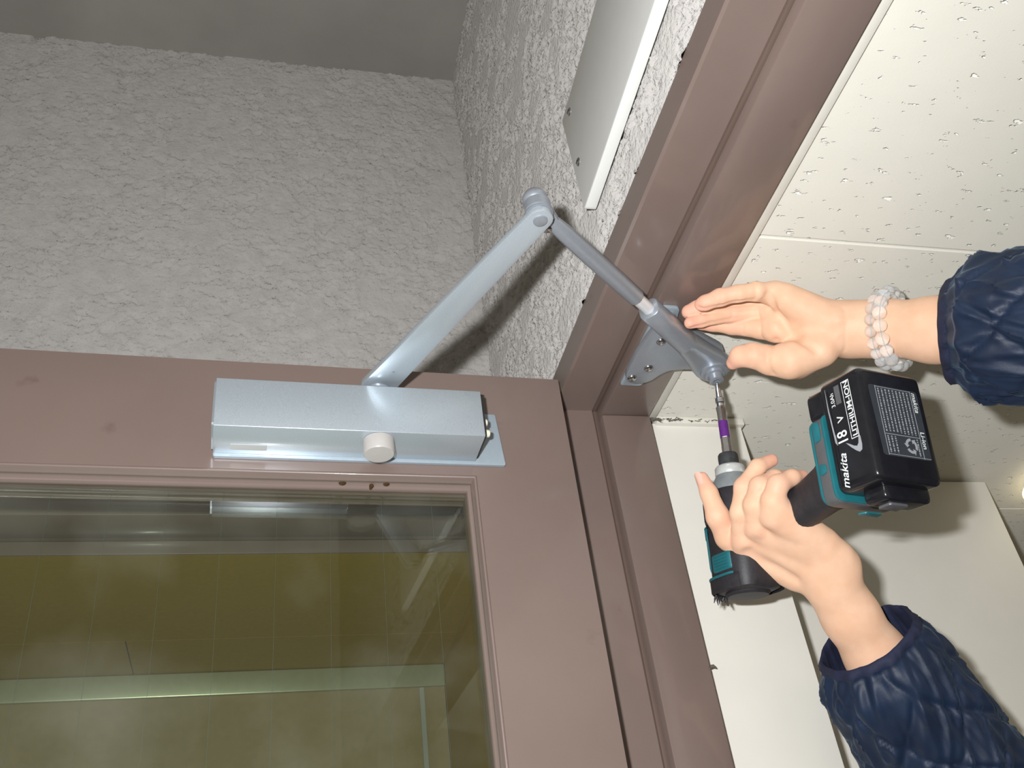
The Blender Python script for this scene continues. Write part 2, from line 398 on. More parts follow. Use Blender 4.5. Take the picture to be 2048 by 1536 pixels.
# ---------------------------------------------------------------- the door leaf
YAW = 0.03465
AX = np.array([math.cos(YAW), math.sin(YAW), 0.0]); NB = np.array([-math.sin(YAW), math.cos(YAW), 0.0])
P0 = np.array([0.218, 0.588, 0.0]) * K
def D(s, o, z):
    """door frame of reference in survey units: s along the leaf from the hinge edge (negative), o out of its face, z height"""
    p = P0 + AX * s * K - NB * o * K
    return (p[0], p[1], Z(z))
door = thing('door_1', 'brown steel door standing open with a wired glass panel', 'door', D(0, -0.02, -1.2)); del door['category']; door['kind'] = 'structure'
DT = 0.449; TH = 0.042; zb = -CZ / K + 0.012; SW = -0.72
gz, gs, gl, gb = 0.3575, -0.0757, SW + 0.0757, zb + 0.16      # edge of the glazing recess
MB().box((gs, -TH, zb), (0, 0, DT), D).build('stile', M['brown'], door)
MB().box((SW, -TH, zb), (gl, 0, DT), D).build('stile', M['brown'], door, bevel=0.0012)
MB().box((gl, -TH, gz), (gs, 0, DT), D).build('top_rail', M['brown'], door)
MB().box((gl, -TH, zb), (gs, 0, gb), D).build('bottom_rail', M['brown'], door)
# raised bead and glazing moulding swept round the opening
def ring(inset, o): return [D(gl + inset, o, gb + inset), D(gs - inset, o, gb + inset), D(gs - inset, o, gz - inset), D(gl + inset, o, gz - inset)]
prof = [(-0.0012, 0.0), (-0.0008, 0.0007), (0.0003, 0.0007), (0.0009, -0.0006), (0.0010, -0.0034), (0.0020, -0.0050), (0.0022, -0.0066), (0.0014, -0.0078),
        (0.0014, -0.0120), (0.0026, -0.0134), (0.0032, -0.0150), (0.0032, -0.0192), (0.0026, -0.0200), (0.0026, -0.030), (-0.0012, -0.030)]
MB().sweep([ring(*q) for q in prof] + [ring(*prof[0])], caps=False).build('glazing_bead', M['brown'], door, smooth=True, angle=70)
MB().box((gl + 0.001, -0.0240, gb + 0.001), (gs - 0.001, -0.0200, gz - 0.001), D).build('glass_pane', M['glass'], door)
M['wire'] = mat('glass_wire', (70, 80, 74), 0.5)
for k in range(-7, 6):
    s = -0.2112 + 0.0357 * k
    if gl < s < gs: MB().box((s - 0.00007, -0.0222, gb + 0.004), (s + 0.00007, -0.0218, gz - 0.004), D).build('wire', M['wire'], door)
# dried varnish drips and a scab of paint on the moulding
for s, z, r in ((-0.1680, 0.3563, 0.0028), (-0.1375, 0.3563, 0.0025)):
    MB().lathe(D(s, -0.0100, z), np.array(D(s, 0.004, z - 0.01)) - np.array(D(s, 0, z)), [(-0.0005, 0.0), (0.0, r * K), (0.0006, r * K * 0.85), (0.0012, r * K * 0.4), (0.0014, 0)], 14).build('drip', M['drip'], door, smooth=True)
MB().tube([D(-0.1480, -0.0110, 0.3570), D(-0.1477, -0.0120, 0.3552), D(-0.1485, -0.0140, 0.3535)], [0.0012, 0.0022, 0.0008], 8).build('paint_scab', M['drip'], door, smooth=True)

# ---------------------------------------------------------------- the door closer
SIDE = np.array([1.0, 0, 0])
dc = thing('door_closer', 'silver door closer screwed to the brown door with a bent arm', 'door closer', D(-0.165, 0.0, 0.384))
def rounded(poly, r, n=4):
    out = []; m = len(poly)
    for i in range(m):
        p = np.array(poly[i]); a = np.array(poly[i - 1]); b = np.array(poly[(i + 1) % m])
        ri = r[i] if hasattr(r, '__len__') else r
        da = (a - p); db = (b - p); la = np.linalg.norm(da); lb = np.linalg.norm(db); da = da / la; db = db / lb
        q = min(ri, la * 0.49, lb * 0.49); s = p + da * q; e = p + db * q
        for k in range(n + 1):
            t = k / n; out.append(tuple((1 - t) ** 2 * s + 2 * t * (1 - t) * p + t * t * e))
    return out
plate = MB().prism(rounded([(-0.2550, 0.3662), (-0.0526, 0.3662), (-0.0560, 0.4105), (-0.2550, 0.4105)], 0.0016), 0.0, 0.0032, lambda a, b, t: D(a, t, b)).build('mounting_plate', M['zinc'], dc, bevel=0.0005)
body = MB().prism(rounded([(0.0032, 0.3685), (0.0362, 0.3685), (0.0362, 0.4068), (0.0032, 0.4068)], 0.0006, 2), -0.2550, -0.0752, lambda a, b, t: D(t, a, b)).build('body', M['silver'], dc, bevel=0.0004)
MB().prism(rounded([(0.0042, 0.3697), (0.0350, 0.3697), (0.0350, 0.4056), (0.0042, 0.4056)], 0.002, 2), -0.0762, -0.0738, lambda a, b, t: D(t, a, b)).build('end_cap', M['slot'], dc)
MB().prism(rounded([(0.0042, 0.3697), (0.0350, 0.3697), (0.0350, 0.4056), (0.0042, 0.4056)], 0.002, 2), -0.2562, -0.2550, lambda a, b, t: D(t, a, b)).build('end_cap', M['silver_flat'], dc)
for oo, zz in ((0.0305, 0.3745), (0.0275, 0.3855)):
    v = MB().lathe(D(-0.0738, oo, zz), AX, [(0, 0.0034), (0.0034, 0.0034), (0.0042, 0.0028), (0.0042, 0.0017), (0.0016, 0.0016), (0.0016, 0)], 20).build('valve_screw', M['cream'], dc, smooth=True)
    MB().box((-0.0728, oo - 0.0004, zz - 0.0018), (-0.0700, oo + 0.0004, zz + 0.0018), D).build('slot', M['slot'], v)
MB().lathe(D(-0.1475, 0.0255, 0.3685), (0, 0, -1), [(0, 0.0120), (0.0006, 0.0132), (0.0128, 0.0130), (0.0140, 0.0122), (0.0143, 0.0)], 40).build('pinion_cap', M['knob'], dc, smooth=True)
MB().box((-0.2440, 0.0085, 0.3682), (-0.2205, 0.0150, 0.3686), D).build('label', M['label'], dc)
# pinion, arms
PIN = np.array(D(-0.1470, 0.0275, 0.0)); EL = np.array([0.1495, 0.3850, 0]) * K; PV = np.array([0.3180, 0.5275, 0]) * K
ZM, ZF = Z(0.4130), Z(0.4203)
MB().lathe((PIN[0], PIN[1], Z(0.4066)), (0, 0, 1), [(0, 0.012), (0.002, 0.012), (0.004, 0.0075), (0.017, 0.0075), (0.018, 0.006), (0.018, 0)], 28).build('pinion', M['silver_flat'], dc, smooth=True)
def bar(a, b, wa, wb, z0, z1, name, m, ext=True, bev=0.0008, n=10):
    a = np.array([a[0], a[1], 0.0]); b = np.array([b[0], b[1], 0.0]); d = b - a; d = d / np.linalg.norm(d); e = np.array([-d[1], d[0], 0]); pl = []
    for t in np.linspace(math.pi / 2, 3 * math.pi / 2, n): pl.append(a + (d * math.cos(t) + e * math.sin(t)) * wa)
    for t in np.linspace(-math.pi / 2, math.pi / 2, n): pl.append(b + (d * math.cos(t) + e * math.sin(t)) * wb)
    return MB().prism([(p[0], p[1]) for p in pl], z0, z1, lambda x, y, t: (x, y, t)).build(name, m, dc, bevel=bev)
arm = bar(PIN, EL, 0.0150, 0.0098, ZM - 0.0028, ZM + 0.0028, 'main_arm', M['silver'])
MB().lathe((EL[0], EL[1], ZM - 0.0028), (0, 0, -1), [(0, 0.0055), (0.0010, 0.0053), (0.0015, 0.0040), (0.0016, 0)], 28).build('rivet', M['silver_flat'], arm, smooth=True)
q = PIN + (EL - PIN) * 0.115
MB().lathe((q[0], q[1], ZM - 0.0028), (0, 0, -1), [(0, 0.0012), (0.0004, 0.0010), (0.0005, 0)], 12).build('pin', M['chrome'], arm, smooth=True)
# elbow: washers, threaded pin and the round cap above the joint
MB().lathe((EL[0], EL[1], ZM + 0.0030), (0, 0, 1), [(0, 0.0105), (0.0016, 0.0105), (0.0020, 0.0090), (0.0034, 0.0090), (0.0038, 0.0100), (0.0115, 0.0100), (0.0125, 0.0085), (0.0140, 0.0085), (0.0145, 0.0062), (0.0170, 0.0062)], 28).build('elbow_pin', M['silver_flat'], dc, smooth=True)
MB().lathe((EL[0] - 0.001, EL[1], ZM + 0.0150), (0, 0, 1), [(-0.002, 0.0), (-0.0018, 0.0050), (0.000, 0.0082), (0.003, 0.0096), (0.006, 0.0094), (0.009, 0.0078), (0.0115, 0.0045), (0.0125, 0)], 32).build('elbow_cap', M['silver_flat'], dc, smooth=True)
u = (PV - EL) / np.linalg.norm(PV - EL); LEN = np.linalg.norm(PV - EL); up = np.array([0, 0, 1.0]); wv = np.cross(up, u)
def ov(t, a, b, n=20, z=0.0, p=2.0):
    c = EL + u * t + np.array([0, 0, ZF + z]); out = []
    for k in range(n):
        th = 2 * math.pi * k / n; cx, sx = math.cos(th), math.sin(th)
        out.append(c + wv * a * math.copysign(abs(cx) ** (2 / p), cx) + up * b * math.copysign(abs(sx) ** (2 / p), sx))
    return out
bar(EL, EL + u * 0.016, 0.0095, 0.0060, ZF - 0.0022, ZF + 0.0030, 'elbow_eye', M['silver_flat'])
T1 = LEN * 0.505; T2 = T1 + 0.020
fa = MB().sweep([ov(0.013, 0.0052, 0.0030), ov(0.020, 0.0062, 0.0042), ov(0.032, 0.0070, 0.0058), ov(0.06, 0.0074, 0.0066), ov(T1 - 0.03, 0.0076, 0.0070), ov(T1, 0.0072, 0.0070)]).build('forearm_rod', M['silver_flat'], dc, smooth=True)
eb = EL + u * 0.019 + wv * 0.0055
MB().lathe((eb[0], eb[1], ZF - 0.0045), (0, 0, 1), [(0, 0), (0.0004, 0.003), (0.0014, 0.0042), (0.006, 0.0042)], 20).build('lock_nut', M['chrome'], dc, smooth=True)
rings = []
for k in range(26):
    t = T1 - 0.002 + (T2 + 0.012 - T1) * k / 25; r = 0.0058 if k % 2 else 0.0054
    rings.append(ov(t, r, r, 18))
M['thread'] = mat('bright_thread', (226, 226, 228), 0.3, metal=0.3)
MB().sweep(rings).build('threaded_rod', M['thread'], dc, smooth=True)
T3 = LEN - 0.050
sl = MB().sweep([ov(T2, 0.0088, 0.0088, 16, 0, 3.2), ov(T2 + 0.0008, 0.0095, 0.0095, 16, 0, 3.2), ov(T2 + 0.03, 0.0098, 0.0098, 16, 0, 3.2), ov(T3, 0.0102, 0.0098, 16, 0, 3.2)], ).build('sleeve', M['silver_flat'], dc, smooth=True, angle=50)
# eyelet: flattens and widens round the pivot
ey = MB().sweep([ov(T3 - 0.001, 0.0102, 0.0098, 24, 0, 3.0), ov(T3 + 0.006, 0.0112, 0.0088, 24, 0.0004, 3.4), ov(LEN - 0.026, 0.0135, 0.0072, 24, 0.001, 4), ov(LEN - 0.012, 0.0162, 0.0070, 24, 0.001, 4),
                 ov(LEN, 0.0174, 0.0070, 24, 0.001, 4), ov(LEN + 0.008, 0.0156, 0.0070, 24, 0.001, 4), ov(LEN + 0.0135, 0.0110, 0.0068, 24, 0.001, 4), ov(LEN + 0.0168, 0.0045, 0.0064, 24, 0.001, 4)]).build('eyelet', M['silver_flat'], dc, smooth=True, angle=50)
MB().lathe((PV[0], PV[1], ZF - 0.0050), (0, 0, -1), [(-0.001, 0.0128), (0.0030, 0.0128), (0.0034, 0.0120), (0.0036, 0.0092), (0.0060, 0.0092), (0.0064, 0.0084), (0.0066, 0.0070), (0.0120, 0.0068), (0.0126, 0.0060), (0.0126, 0.0030), (0.009, 0.0026), (0.009, 0)], 36).build('pivot_screw', M['silver_flat'], dc, smooth=True, angle=50)
MB().lathe((PV[0], PV[1], ZF + 0.0050), (0, 0, 1), [(0, 0.0085), (Z(0.4285) - ZF - 0.005, 0.0085)], 24).build('pivot_collar', M['silver_flat'], dc, smooth=True)
# bracket: backing plate on the frame and the shaped shoe screwed to it
MB().prism([(a * K, b * K) for a, b in rounded([(0.2627, 0.5745), (0.2800, 0.5748), (0.2817, 0.5660), (0.2812, 0.4950), (0.2789, 0.4818), (0.2655, 0.4816), (0.2632, 0.5021)], 0.003)], Z(0.4352), Z(0.4380), lambda a, b, t: (a, b, t)).build('backing_plate', M['zinc'], dc, bevel=0.0005)
shoe = MB().prism([(a * K, b * K) for a, b in rounded([(0.2655, 0.4900), (0.2605, 0.5300), (0.2603, 0.5530), (0.2630, 0.5625), (0.2690, 0.5645), (0.2773, 0.5648), (0.2835, 0.5600), (0.2872, 0.5530), (0.2925, 0.5475), (0.3030, 0.5450), (0.3120, 0.5450), (0.3250, 0.5420), (0.3310, 0.5290), (0.3250, 0.5170), (0.3050, 0.5060), (0.2840, 0.4960), (0.2750, 0.4850)], 0.003)], Z(0.4300), Z(0.4352), lambda a, b, t: (a, b, t)).build('shoe', M['silver_flat'], dc, bevel=0.0007)
for i, (a, b) in enumerate(((0.2662, 0.5575), (0.2752, 0.5446), (0.2742, 0.5129), (0.2752, 0.4930))):
    sc = MB().lathe((a * K, b * K, Z(0.4300)), (0, 0, -1), [(-0.001, 0.0046), (0.0006, 0.0046), (0.0018, 0.0036), (0.0024, 0.0020), (0.0026, 0)], 20).build('screw', M['chrome'], shoe, smooth=True)
    for dx, dy in ((0.0022, 0.0005), (0.0005, 0.0022)):
        pass

# ---------------------------------------------------------------- white board on the stucco above the frame
wb = thing('mounting_board', 'white board with cut corner screwed to the stucco above the door frame', 'board', (XW, 0.4 * K, Z(0.5)))
bt = 0.0085 * K; xb = XW - 0.0032
bp = rounded([(0.4660, 0.6110), (0.4630, 0.5075), (0.02, 0.5290), (0.02, 0.640)], [0.001, 0.004, 0.001, 0.001], 4)
MB().prism([(a * K, Z(b)) for a, b in bp], xb - bt, xb, lambda a, b, t: (t, a, b)).build('panel', M['white_board'], wb, bevel=0.0008)
for a, b in ((0.449, 0.601), (0.4535, 0.549)):
    s = MB().lathe((xb - bt, a * K, Z(b)), (-1, 0, 0), [(-0.001, 0.0042), (0.0003, 0.0042), (0.0012, 0.0034), (0.0018, 0.0016), (0.0019, 0)], 18).build('screw', M['chrome'], wb, smooth=True)
    MB().box((xb - bt - 0.0021, a * K - 0.0022, Z(b) - 0.0004), (xb - bt - 0.0015, a * K + 0.0022, Z(b) + 0.0004)).build('slot', M['slot'], s)
# ---------------------------------------------------------------- smooth bodies: signed distance fields meshed with surface nets
def smin(a, b, k):
    h = np.clip(0.5 + 0.5 * (b - a) / k, 0, 1)
    return b * (1 - h) + a * h - k * h * (1 - h)
def cone(P, a, b, ra, rb):
    a = np.asarray(a, np.float32); d = np.asarray(b, np.float32) - a; L = float(d @ d) + 1e-12
    q = P - a; t = np.clip((q @ d) / L, 0, 1)
    return np.sqrt(((q - t[..., None] * d) ** 2).sum(-1)) - (ra + (rb - ra) * t)
def ellipsoid(P, c, R, r):
    """R rows: axes; r radii"""
    q = (P - np.asarray(c, np.float32)) @ np.asarray(R, np.float32).T / np.asarray(r, np.float32)
    n = np.sqrt((q ** 2).sum(-1)); return (n - 1) * min(r)
def seg_dist(P, pts):
    out = None
    for a, b in zip(pts[:-1], pts[1:]):
        d = cone(P, a, b, 0, 0); out = d if out is None else np.minimum(out, d)
    return out
def chain(P, pts, k):
    out = None
    for (a, ra), (b, rb) in zip(pts[:-1], pts[1:]):
        d = cone(P, a, b, ra, rb); out = d if out is None else smin(out, d, k)
    return out
def surface_net(fun, lo, hi, h):
    lo = np.array(lo, float); n = np.ceil((np.array(hi) - lo) / h).astype(int) + 1
    ax = [lo[i] + h * np.arange(n[i]) for i in range(3)]
    G = np.stack(np.meshgrid(*ax, indexing='ij'), -1).astype(np.float32)
    F = fun(G)
    S = F < 0
    acc = np.zeros(tuple(n - 1) + (3,), np.float32); cnt = np.zeros(tuple(n - 1), np.float32)
    cell = np.stack(np.meshgrid(*[np.arange(k - 1) for k in n], indexing='ij'), -1).astype(np.float32)
    def sl(o): return tuple(slice(o[i], n[i] - 1 + o[i]) for i in range(3))
    for d in range(3):
        e1, e2 = [i for i in range(3) if i != d]
        for p in (0, 1):
            for q in (0, 1):
                o = [0, 0, 0]; o[e1] = p; o[e2] = q; o2 = list(o); o2[d] = 1
                a, b = F[sl(o)], F[sl(o2)]; c = (a < 0) != (b < 0)
                t = np.where(c, a / np.where(c, a - b, 1), 0)
                pos = np.zeros(cell.shape, np.float32); pos[..., e1] = p; pos[..., e2] = q; pos[..., d] = t
                acc += pos * c[..., None]; cnt += c
    act = cnt > 0; idx = -np.ones(act.shape, np.int64); idx[act] = np.arange(act.sum())
    V = lo + (cell[act] + acc[act] / cnt[act][:, None]) * h
    quads = []
    for d in range(3):
        e1, e2 = [(1, 2), (2, 0), (0, 1)][d]
        s0 = [slice(None)] * 3; s1 = [slice(None)] * 3; s0[d] = slice(0, n[d] - 1); s1[d] = slice(1, n[d])
        c = S[tuple(s0)] != S[tuple(s1)]; I = np.argwhere(c)
        I = I[(I[:, e1] > 0) & (I[:, e2] > 0) & (I[:, e1] < n[e1] - 1) & (I[:, e2] < n[e2] - 1)]
        neg = S[I[:, 0], I[:, 1], I[:, 2]]
        def at(a, b):
            J = I.copy(); J[:, e1] -= a; J[:, e2] -= b; return idx[J[:, 0], J[:, 1], J[:, 2]]
        q = np.stack([at(1, 1), at(0, 1), at(0, 0), at(1, 0)], -1)
        q[~neg] = q[~neg][:, ::-1]; quads.append(q)
    Q = np.concatenate(quads); Q = Q[(Q >= 0).all(1)]
    return V, Q
def net_object(name, fun, lo, hi, h, m, parent, tint=None, relax=1):
    V, Q = surface_net(fun, lo, hi, h)
    lab = np.arange(len(V))                   # keep the one connected body
    while True:
        new = lab.copy(); mn = lab[Q].min(1)
        for c in range(4): np.minimum.at(new, Q[:, c], mn)
        new = new[new]
        if (new == lab).all(): break
        lab = new
    u, cn = np.unique(lab, return_counts=True); keep = lab == u[cn.argmax()]
    Q = Q[keep[Q[:, 0]]]; re_ = np.cumsum(keep) - 1; V = V[keep]; Q = re_[Q]
    E = np.concatenate([Q[:, [0, 1]], Q[:, [1, 2]], Q[:, [2, 3]], Q[:, [3, 0]]])
    for _ in range(relax):
        s = np.zeros_like(V); c = np.zeros(len(V))
        np.add.at(s, E[:, 0], V[E[:, 1]]); np.add.at(c, E[:, 0], 1)
        np.add.at(s, E[:, 1], V[E[:, 0]]); np.add.at(c, E[:, 1], 1)
        V = V * 0.5 + 0.5 * s / np.maximum(c, 1)[:, None]
    me = bpy.data.meshes.new(name); base = WLOC[parent]
    me.vertices.add(len(V)); me.vertices.foreach_set('co', (V - base).astype(np.float32).ravel())
    me.loops.add(Q.size); me.loops.foreach_set('vertex_index', Q.astype(np.int32).ravel())
    me.polygons.add(len(Q)); me.polygons.foreach_set('loop_start', (np.arange(len(Q)) * 4).astype(np.int32))
    me.update(calc_edges=True); me.validate(); me.shade_smooth(); me.materials.append(m)
    if tint is not None:
        t = np.clip(tint(V), 0, 1); a = me.color_attributes.new('tint', 'FLOAT_COLOR', 'POINT')
        a.data.foreach_set('color', np.stack([t, t, t, np.ones_like(t)], -1).astype(np.float32).ravel())
    return link(name, me, parent)

def skin_mat():
    m = mat('skin', (226, 190, 166), 0.58, sss=0.12, spec=0.32, bump=[(900, 0.10, 0.0006), (220, 0.10, 0.0012)]); nt = m.node_tree; p = nt.nodes['Principled BSDF']
    at = nt.nodes.new('ShaderNodeVertexColor'); at.layer_name = 'tint'
    n = nt.nodes.new('ShaderNodeTexNoise'); n.inputs['Scale'].default_value = 70; n.inputs['Detail'].default_value = 4
    tc = nt.nodes.new('ShaderNodeTexCoord'); nt.links.new(tc.outputs['Object'], n.inputs['Vector'])
    r = nt.nodes.new('ShaderNodeValToRGB'); r.color_ramp.elements[0].position = 0.3; r.color_ramp.elements[1].position = 0.7
    r.color_ramp.elements[0].color = (*s2l((219, 178, 146)), 1); r.color_ramp.elements[1].color = (*s2l((227, 190, 160)), 1)
    mx = nt.nodes.new('ShaderNodeMix'); mx.data_type = 'RGBA'
    nt.links.new(n.outputs['Fac'], r.inputs['Fac']); nt.links.new(r.outputs['Color'], mx.inputs[6])
    mx.inputs[7].default_value = (*s2l((220, 158, 138)), 1); nt.links.new(at.outputs['Color'], mx.inputs[0])
    nt.links.new(mx.outputs[2], p.inputs['Base Color'])
    return m
M['skin'] = skin_mat()
M['nail'] = mat('nail', (226, 178, 160), 0.3, coat=0.2)

def C(u, v, d, r):                            # joint seen at a pixel, at depth d, r pixels thick
    return (cam_pt(u, v, d), r * d / FPX)

person = thing('person', 'person in a navy quilted jacket reaching up with a power tool', 'person', (1.04, 0.57, 0.0))

# --- the open hand steadying the closer arm (palm towards the lens, thumb below)
LW = C(1700, 659, 0.838, 52)
pinky = [C(1548, 588, 0.838, 24), C(1512, 583, 0.830, 19), C(1476, 587, 0.829, 17), C(1440, 595, 0.831, 17.5), C(1410, 606, 0.836, 15), C(1402, 609, 0.838, 13)]
ring_ = [C(1545, 611, 0.856, 23), C(1512, 606, 0.860, 18), C(1440, 612, 0.860, 17), C(1396, 618, 0.858, 17), C(1378, 624, 0.858, 15)]
midd = [C(1545, 634, 0.856, 23), C(1515, 626, 0.862, 17), C(1460, 629, 0.863, 16), C(1402, 640, 0.856, 14.5), C(1380, 646, 0.853, 12)]
indx = [C(1552, 658, 0.848, 26), C(1522, 657, 0.858, 20.5), C(1464, 652, 0.870, 17), C(1424, 649, 0.872, 13.5), C(1402, 650, 0.872, 10.5)]
thumb = [C(1592, 722, 0.838, 37), C(1540, 720, 0.832, 29), C(1505, 711, 0.832, 24), C(1480, 713, 0.836, 20), C(1466, 726, 0.842, 13.5)]
creaseL = [(l, w, a) for l, w, a in (
    ([(1537, 590, .815), (1545, 606, .822), (1556, 627, .828), (1568, 648, .828), (1582, 668, .822), (1606, 684, .815), (1634, 702, .812)], 0.0034, 0.0034),
    ([(1552, 680, .826), (1540, 694, .815), (1534, 708, .812), (1535, 728, .812), (1545, 748, .818)], 0.0026, 0.0020),
    ([(1510, 566, .83), (1512, 584, .821), (1511, 600, .83)], 0.0018, 0.0011), ([(1476, 570, .83), (1478, 586, .822), (1473, 604, .83)], 0.0016, 0.0006),
    ([(1440, 580, .83), (1443, 596, .826), (1438, 612, .83)], 0.0016, 0.0007),
    ([(1395, 614, 0), (1409, 618, 0), (1438, 612, 0), (1467, 604, 0), (1508, 600, 0)], 0.0013, 0.0024),
    ([(1372, 637, 0), (1409, 627, 0), (1463, 618, 0), (1508, 614, 0)], 0.0012, 0.0022), ([(1381, 656, 0), (1414, 648, 0), (1463, 638, 0), (1518, 635, 0)], 0.0013, 0.0026),
    ([(1518, 634, .845), (1522, 655, .841), (1526, 677, .845)], 0.0018, 0.0010), ([(1486, 640, .85), (1486, 654, .847), (1488, 668, .85)], 0.0016, 0.0006),
    ([(1463, 617, .845), (1465, 627, .844), (1463, 638, .845)], 0.0016, 0.0008), ([(1512, 610, .845), (1516, 622, .842), (1516, 634, .845)], 0.0018, 0.0011),
    ([(1524, 600, .838), (1540, 618, .83), (1548, 640, .83)], 0.0024, 0.0013),
    ([(1688, 618, .815), (1692, 660, .812), (1690, 700, .815)], 0.002, 0.0007), ([(1502, 690, .82), (1506, 708, .812), (1500, 730, .82)], 0.0018, 0.0006))]
FA1 = [C(1700, 659, 0.838, 53), C(1765, 657, 0.824, 55), C(1870, 660, 0.795, 63), C(1960, 660, 0.768, 66), C(2120, 655, 0.72, 72)]
def grooves(P, out, lines):
    m = np.abs(out) < 0.007; Q_ = P[m]; d = np.zeros(len(Q_), np.float32)
    for l, w, a in lines: d += a * np.exp(-(seg_dist(Q_, l) / w) ** 2)
    out[m] += d; return out
def on_skin(fun, line, near):
    """carry a drawn crease on to the skin along the direction it was seen from"""
    out = []
    for u, v, _ in line:
        ds = np.linspace(near, near + 0.16, 320); Q_ = np.array([cam_pt(u, v, d) for d in ds], np.float32); f = fun(Q_)
        i = np.argmax(f < 0)
        if f[i] < 0: out.append(Q_[i])
    return out
def left_base(P):
    palm = None
    for f, rw in ((pinky, 44), (ring_, 44), (midd, 44), (indx, 46)):
        d = cone(P, LW[0], f[0][0], rw * 0.838 / FPX * 0.86, f[0][1]); palm = d if palm is None else smin(palm, d, 0.008)
    for a, b, k in ((C(1655, 640, 0.828, 33), C(1575, 598, 0.830, 26), 0.012), (C(1640, 700, 0.828, 36), C(1580, 722, 0.826, 37), 0.010)):
        palm = smin(palm, cone(P, a[0], b[0], a[1], b[1]), k)
    palm = smin(palm, chain(P, FA1, 0.01), 0.014)
    th = chain(P, thumb, 0.004); out = smin(palm, th, 0.006)
    fs = None
    for f in (pinky, ring_, midd, indx):
        c = chain(P, f, 0.003); fs = c if fs is None else smin(fs, c, 0.0006)
    out = smin(out, fs, 0.004)
    return out
CL = []
for l, w, a in creaseL:
    q = on_skin(left_base, l, 0.74)
    if len(q) > 1: CL.append((q, w, a))
def left_hand(P):
    out = left_base(P)
    out = grooves(P, out, CL)
    # two flexor tendons at the wrist
    for v in (640, 672): out = out - 0.0012 * np.exp(-(seg_dist(P, [cam_pt(1680, v, 0.812), cam_pt(1755, v - 4, 0.800)]) / 0.0035) ** 2)
    return out
def tips(pts, R):
    def t(V):
        s = np.zeros(len(V))
        for p, a in pts: s = np.maximum(s, a * np.exp(-(((V - p) ** 2).sum(1)) / R ** 2))
        return s + 0.1
    return t
allp = np.array([p for f in (pinky, ring_, midd, indx, thumb, FA1[:4]) for p, r in f])
armL = net_object('arm', left_hand, allp.min(0) - 0.045, np.maximum(allp.max(0), FA1[3][0]) + 0.045, 0.0011, M['skin'], person,
                  tips([(f[-1][0], 0.75) for f in (pinky, ring_, midd, indx, thumb)] + [(f[-3][0], 0.4) for f in (pinky, midd, indx, thumb)], 0.013))
armL['label'] = 'open hand, palm to the viewer, wearing bead bracelets'

# --- the hand round the grip of the driver (back of the hand towards the lens)
RW = C(1655, 1140, 0.800, 52)
ix = [C(1482, 1100, 0.824, 26), C(1456, 1074, 0.820, 25), C(1436, 1034, 0.815, 23), C(1418, 986, 0.822, 17), C(1404, 957, 0.828, 13.5)]
md = [C(1488, 1080, 0.808, 25), C(1481, 1025, 0.797, 20), C(1487, 974, 0.797, 18), C(1515, 934, 0.803, 15.5), C(1543, 921, 0.812, 13)]
rg = [C(1513, 1055, 0.794, 25), C(1509, 1010, 0.785, 21.5), C(1519, 972, 0.785, 19.5), C(1550, 956, 0.796, 16), C(1575, 954, 0.815, 13)]
pk = [C(1546, 1034, 0.780, 26), C(1546, 1002, 0.772, 23), C(1556, 970, 0.773, 20.5), C(1584, 955, 0.780, 15.5), C(1606, 950, 0.788, 10)]
tb = [C(1600, 1110, 0.835, 30), C(1572, 1050, 0.868, 24), C(1560, 1000, 0.880, 20), C(1560, 965, 0.885, 15)]
FA2 = [C(1655, 1140, 0.800, 50), C(1668, 1175, 0.800, 50), C(1700, 1230, 0.802, 54), C(1755, 1315, 0.806, 60), C(1830, 1440, 0.815, 70)]
def right_base(P):
    palm = None
    for f, rw in ((ix, 40), (md, 42), (rg, 42), (pk, 40)):
        d = cone(P, RW[0], f[0][0], rw * 0.8 / FPX, f[0][1]); palm = d if palm is None else smin(palm, d, 0.006)
    a, b = C(1640, 1120, 0.812, 40), C(1585, 1085, 0.818, 36)
    palm = smin(palm, cone(P, a[0], b[0], a[1], b[1]), 0.008)
    a, b = C(1486, 1101, 0.816, 26), C(1590, 1152, 0.810, 30); palm = smin(palm, cone(P, a[0], b[0], a[1], b[1]), 0.006)
    palm = smin(palm, chain(P, FA2, 0.01), 0.012)
    a, b = C(1554, 1017, 0.774, 29), C(1640, 1084, 0.786, 34); palm = smin(palm, cone(P, a[0], b[0], a[1], b[1]), 0.010)      # outer edge of the hand
    u = C(1684, 1112, 0.786, 14); palm = smin(palm, cone(P, u[0], cam_pt(1690, 1124, 0.79), u[1], u[1]), 0.022)             # ulna head
    out = smin(palm, chain(P, tb, 0.004), 0.008)
    fs = None
    for f in (ix, md, rg, pk):
        c = chain(P, f, 0.0035); fs = c if fs is None else smin(fs, c, 0.0006)
    out = smin(out, fs, 0.0035)
    for f, s in ((md, 9), (rg, 9), (pk, 8)):                                                                             # knuckles
        k = f[0][0] - RCAM[2] * f[0][1] * 0.62; out = smin(out, np.sqrt(((P - k.astype(np.float32)) ** 2).sum(-1)) - f[0][1] * 0.60, 0.005)
    return out
CR = []
for l, w, a in (([(1496, 1103, 0), (1540, 1128, 0), (1590, 1158, 0)], 0.0045, 0.0022), ([(1512, 1078, 0), (1560, 1108, 0), (1610, 1135, 0)], 0.0050, 0.0009),
                ([(1535, 1062, 0), (1590, 1092, 0)], 0.0050, 0.0012), ([(1449, 1036, 0), (1430, 1030, 0)], 0.0014, 0.0004), ([(1465, 985, 0), (1488, 980, 0)], 0.0013, 0.0004),
                ([(1500, 985, 0), (1524, 980, 0)], 0.0013, 0.0004)):
    q = on_skin(right_base, l, 0.70)
    if len(q) > 1: CR.append((q, w, a))
def right_hand(P):
    out = right_base(P)
    return grooves(P, out, CR)
allp = np.array([p for f in (ix, md, rg, pk, tb, FA2[:4]) for p, r in f])
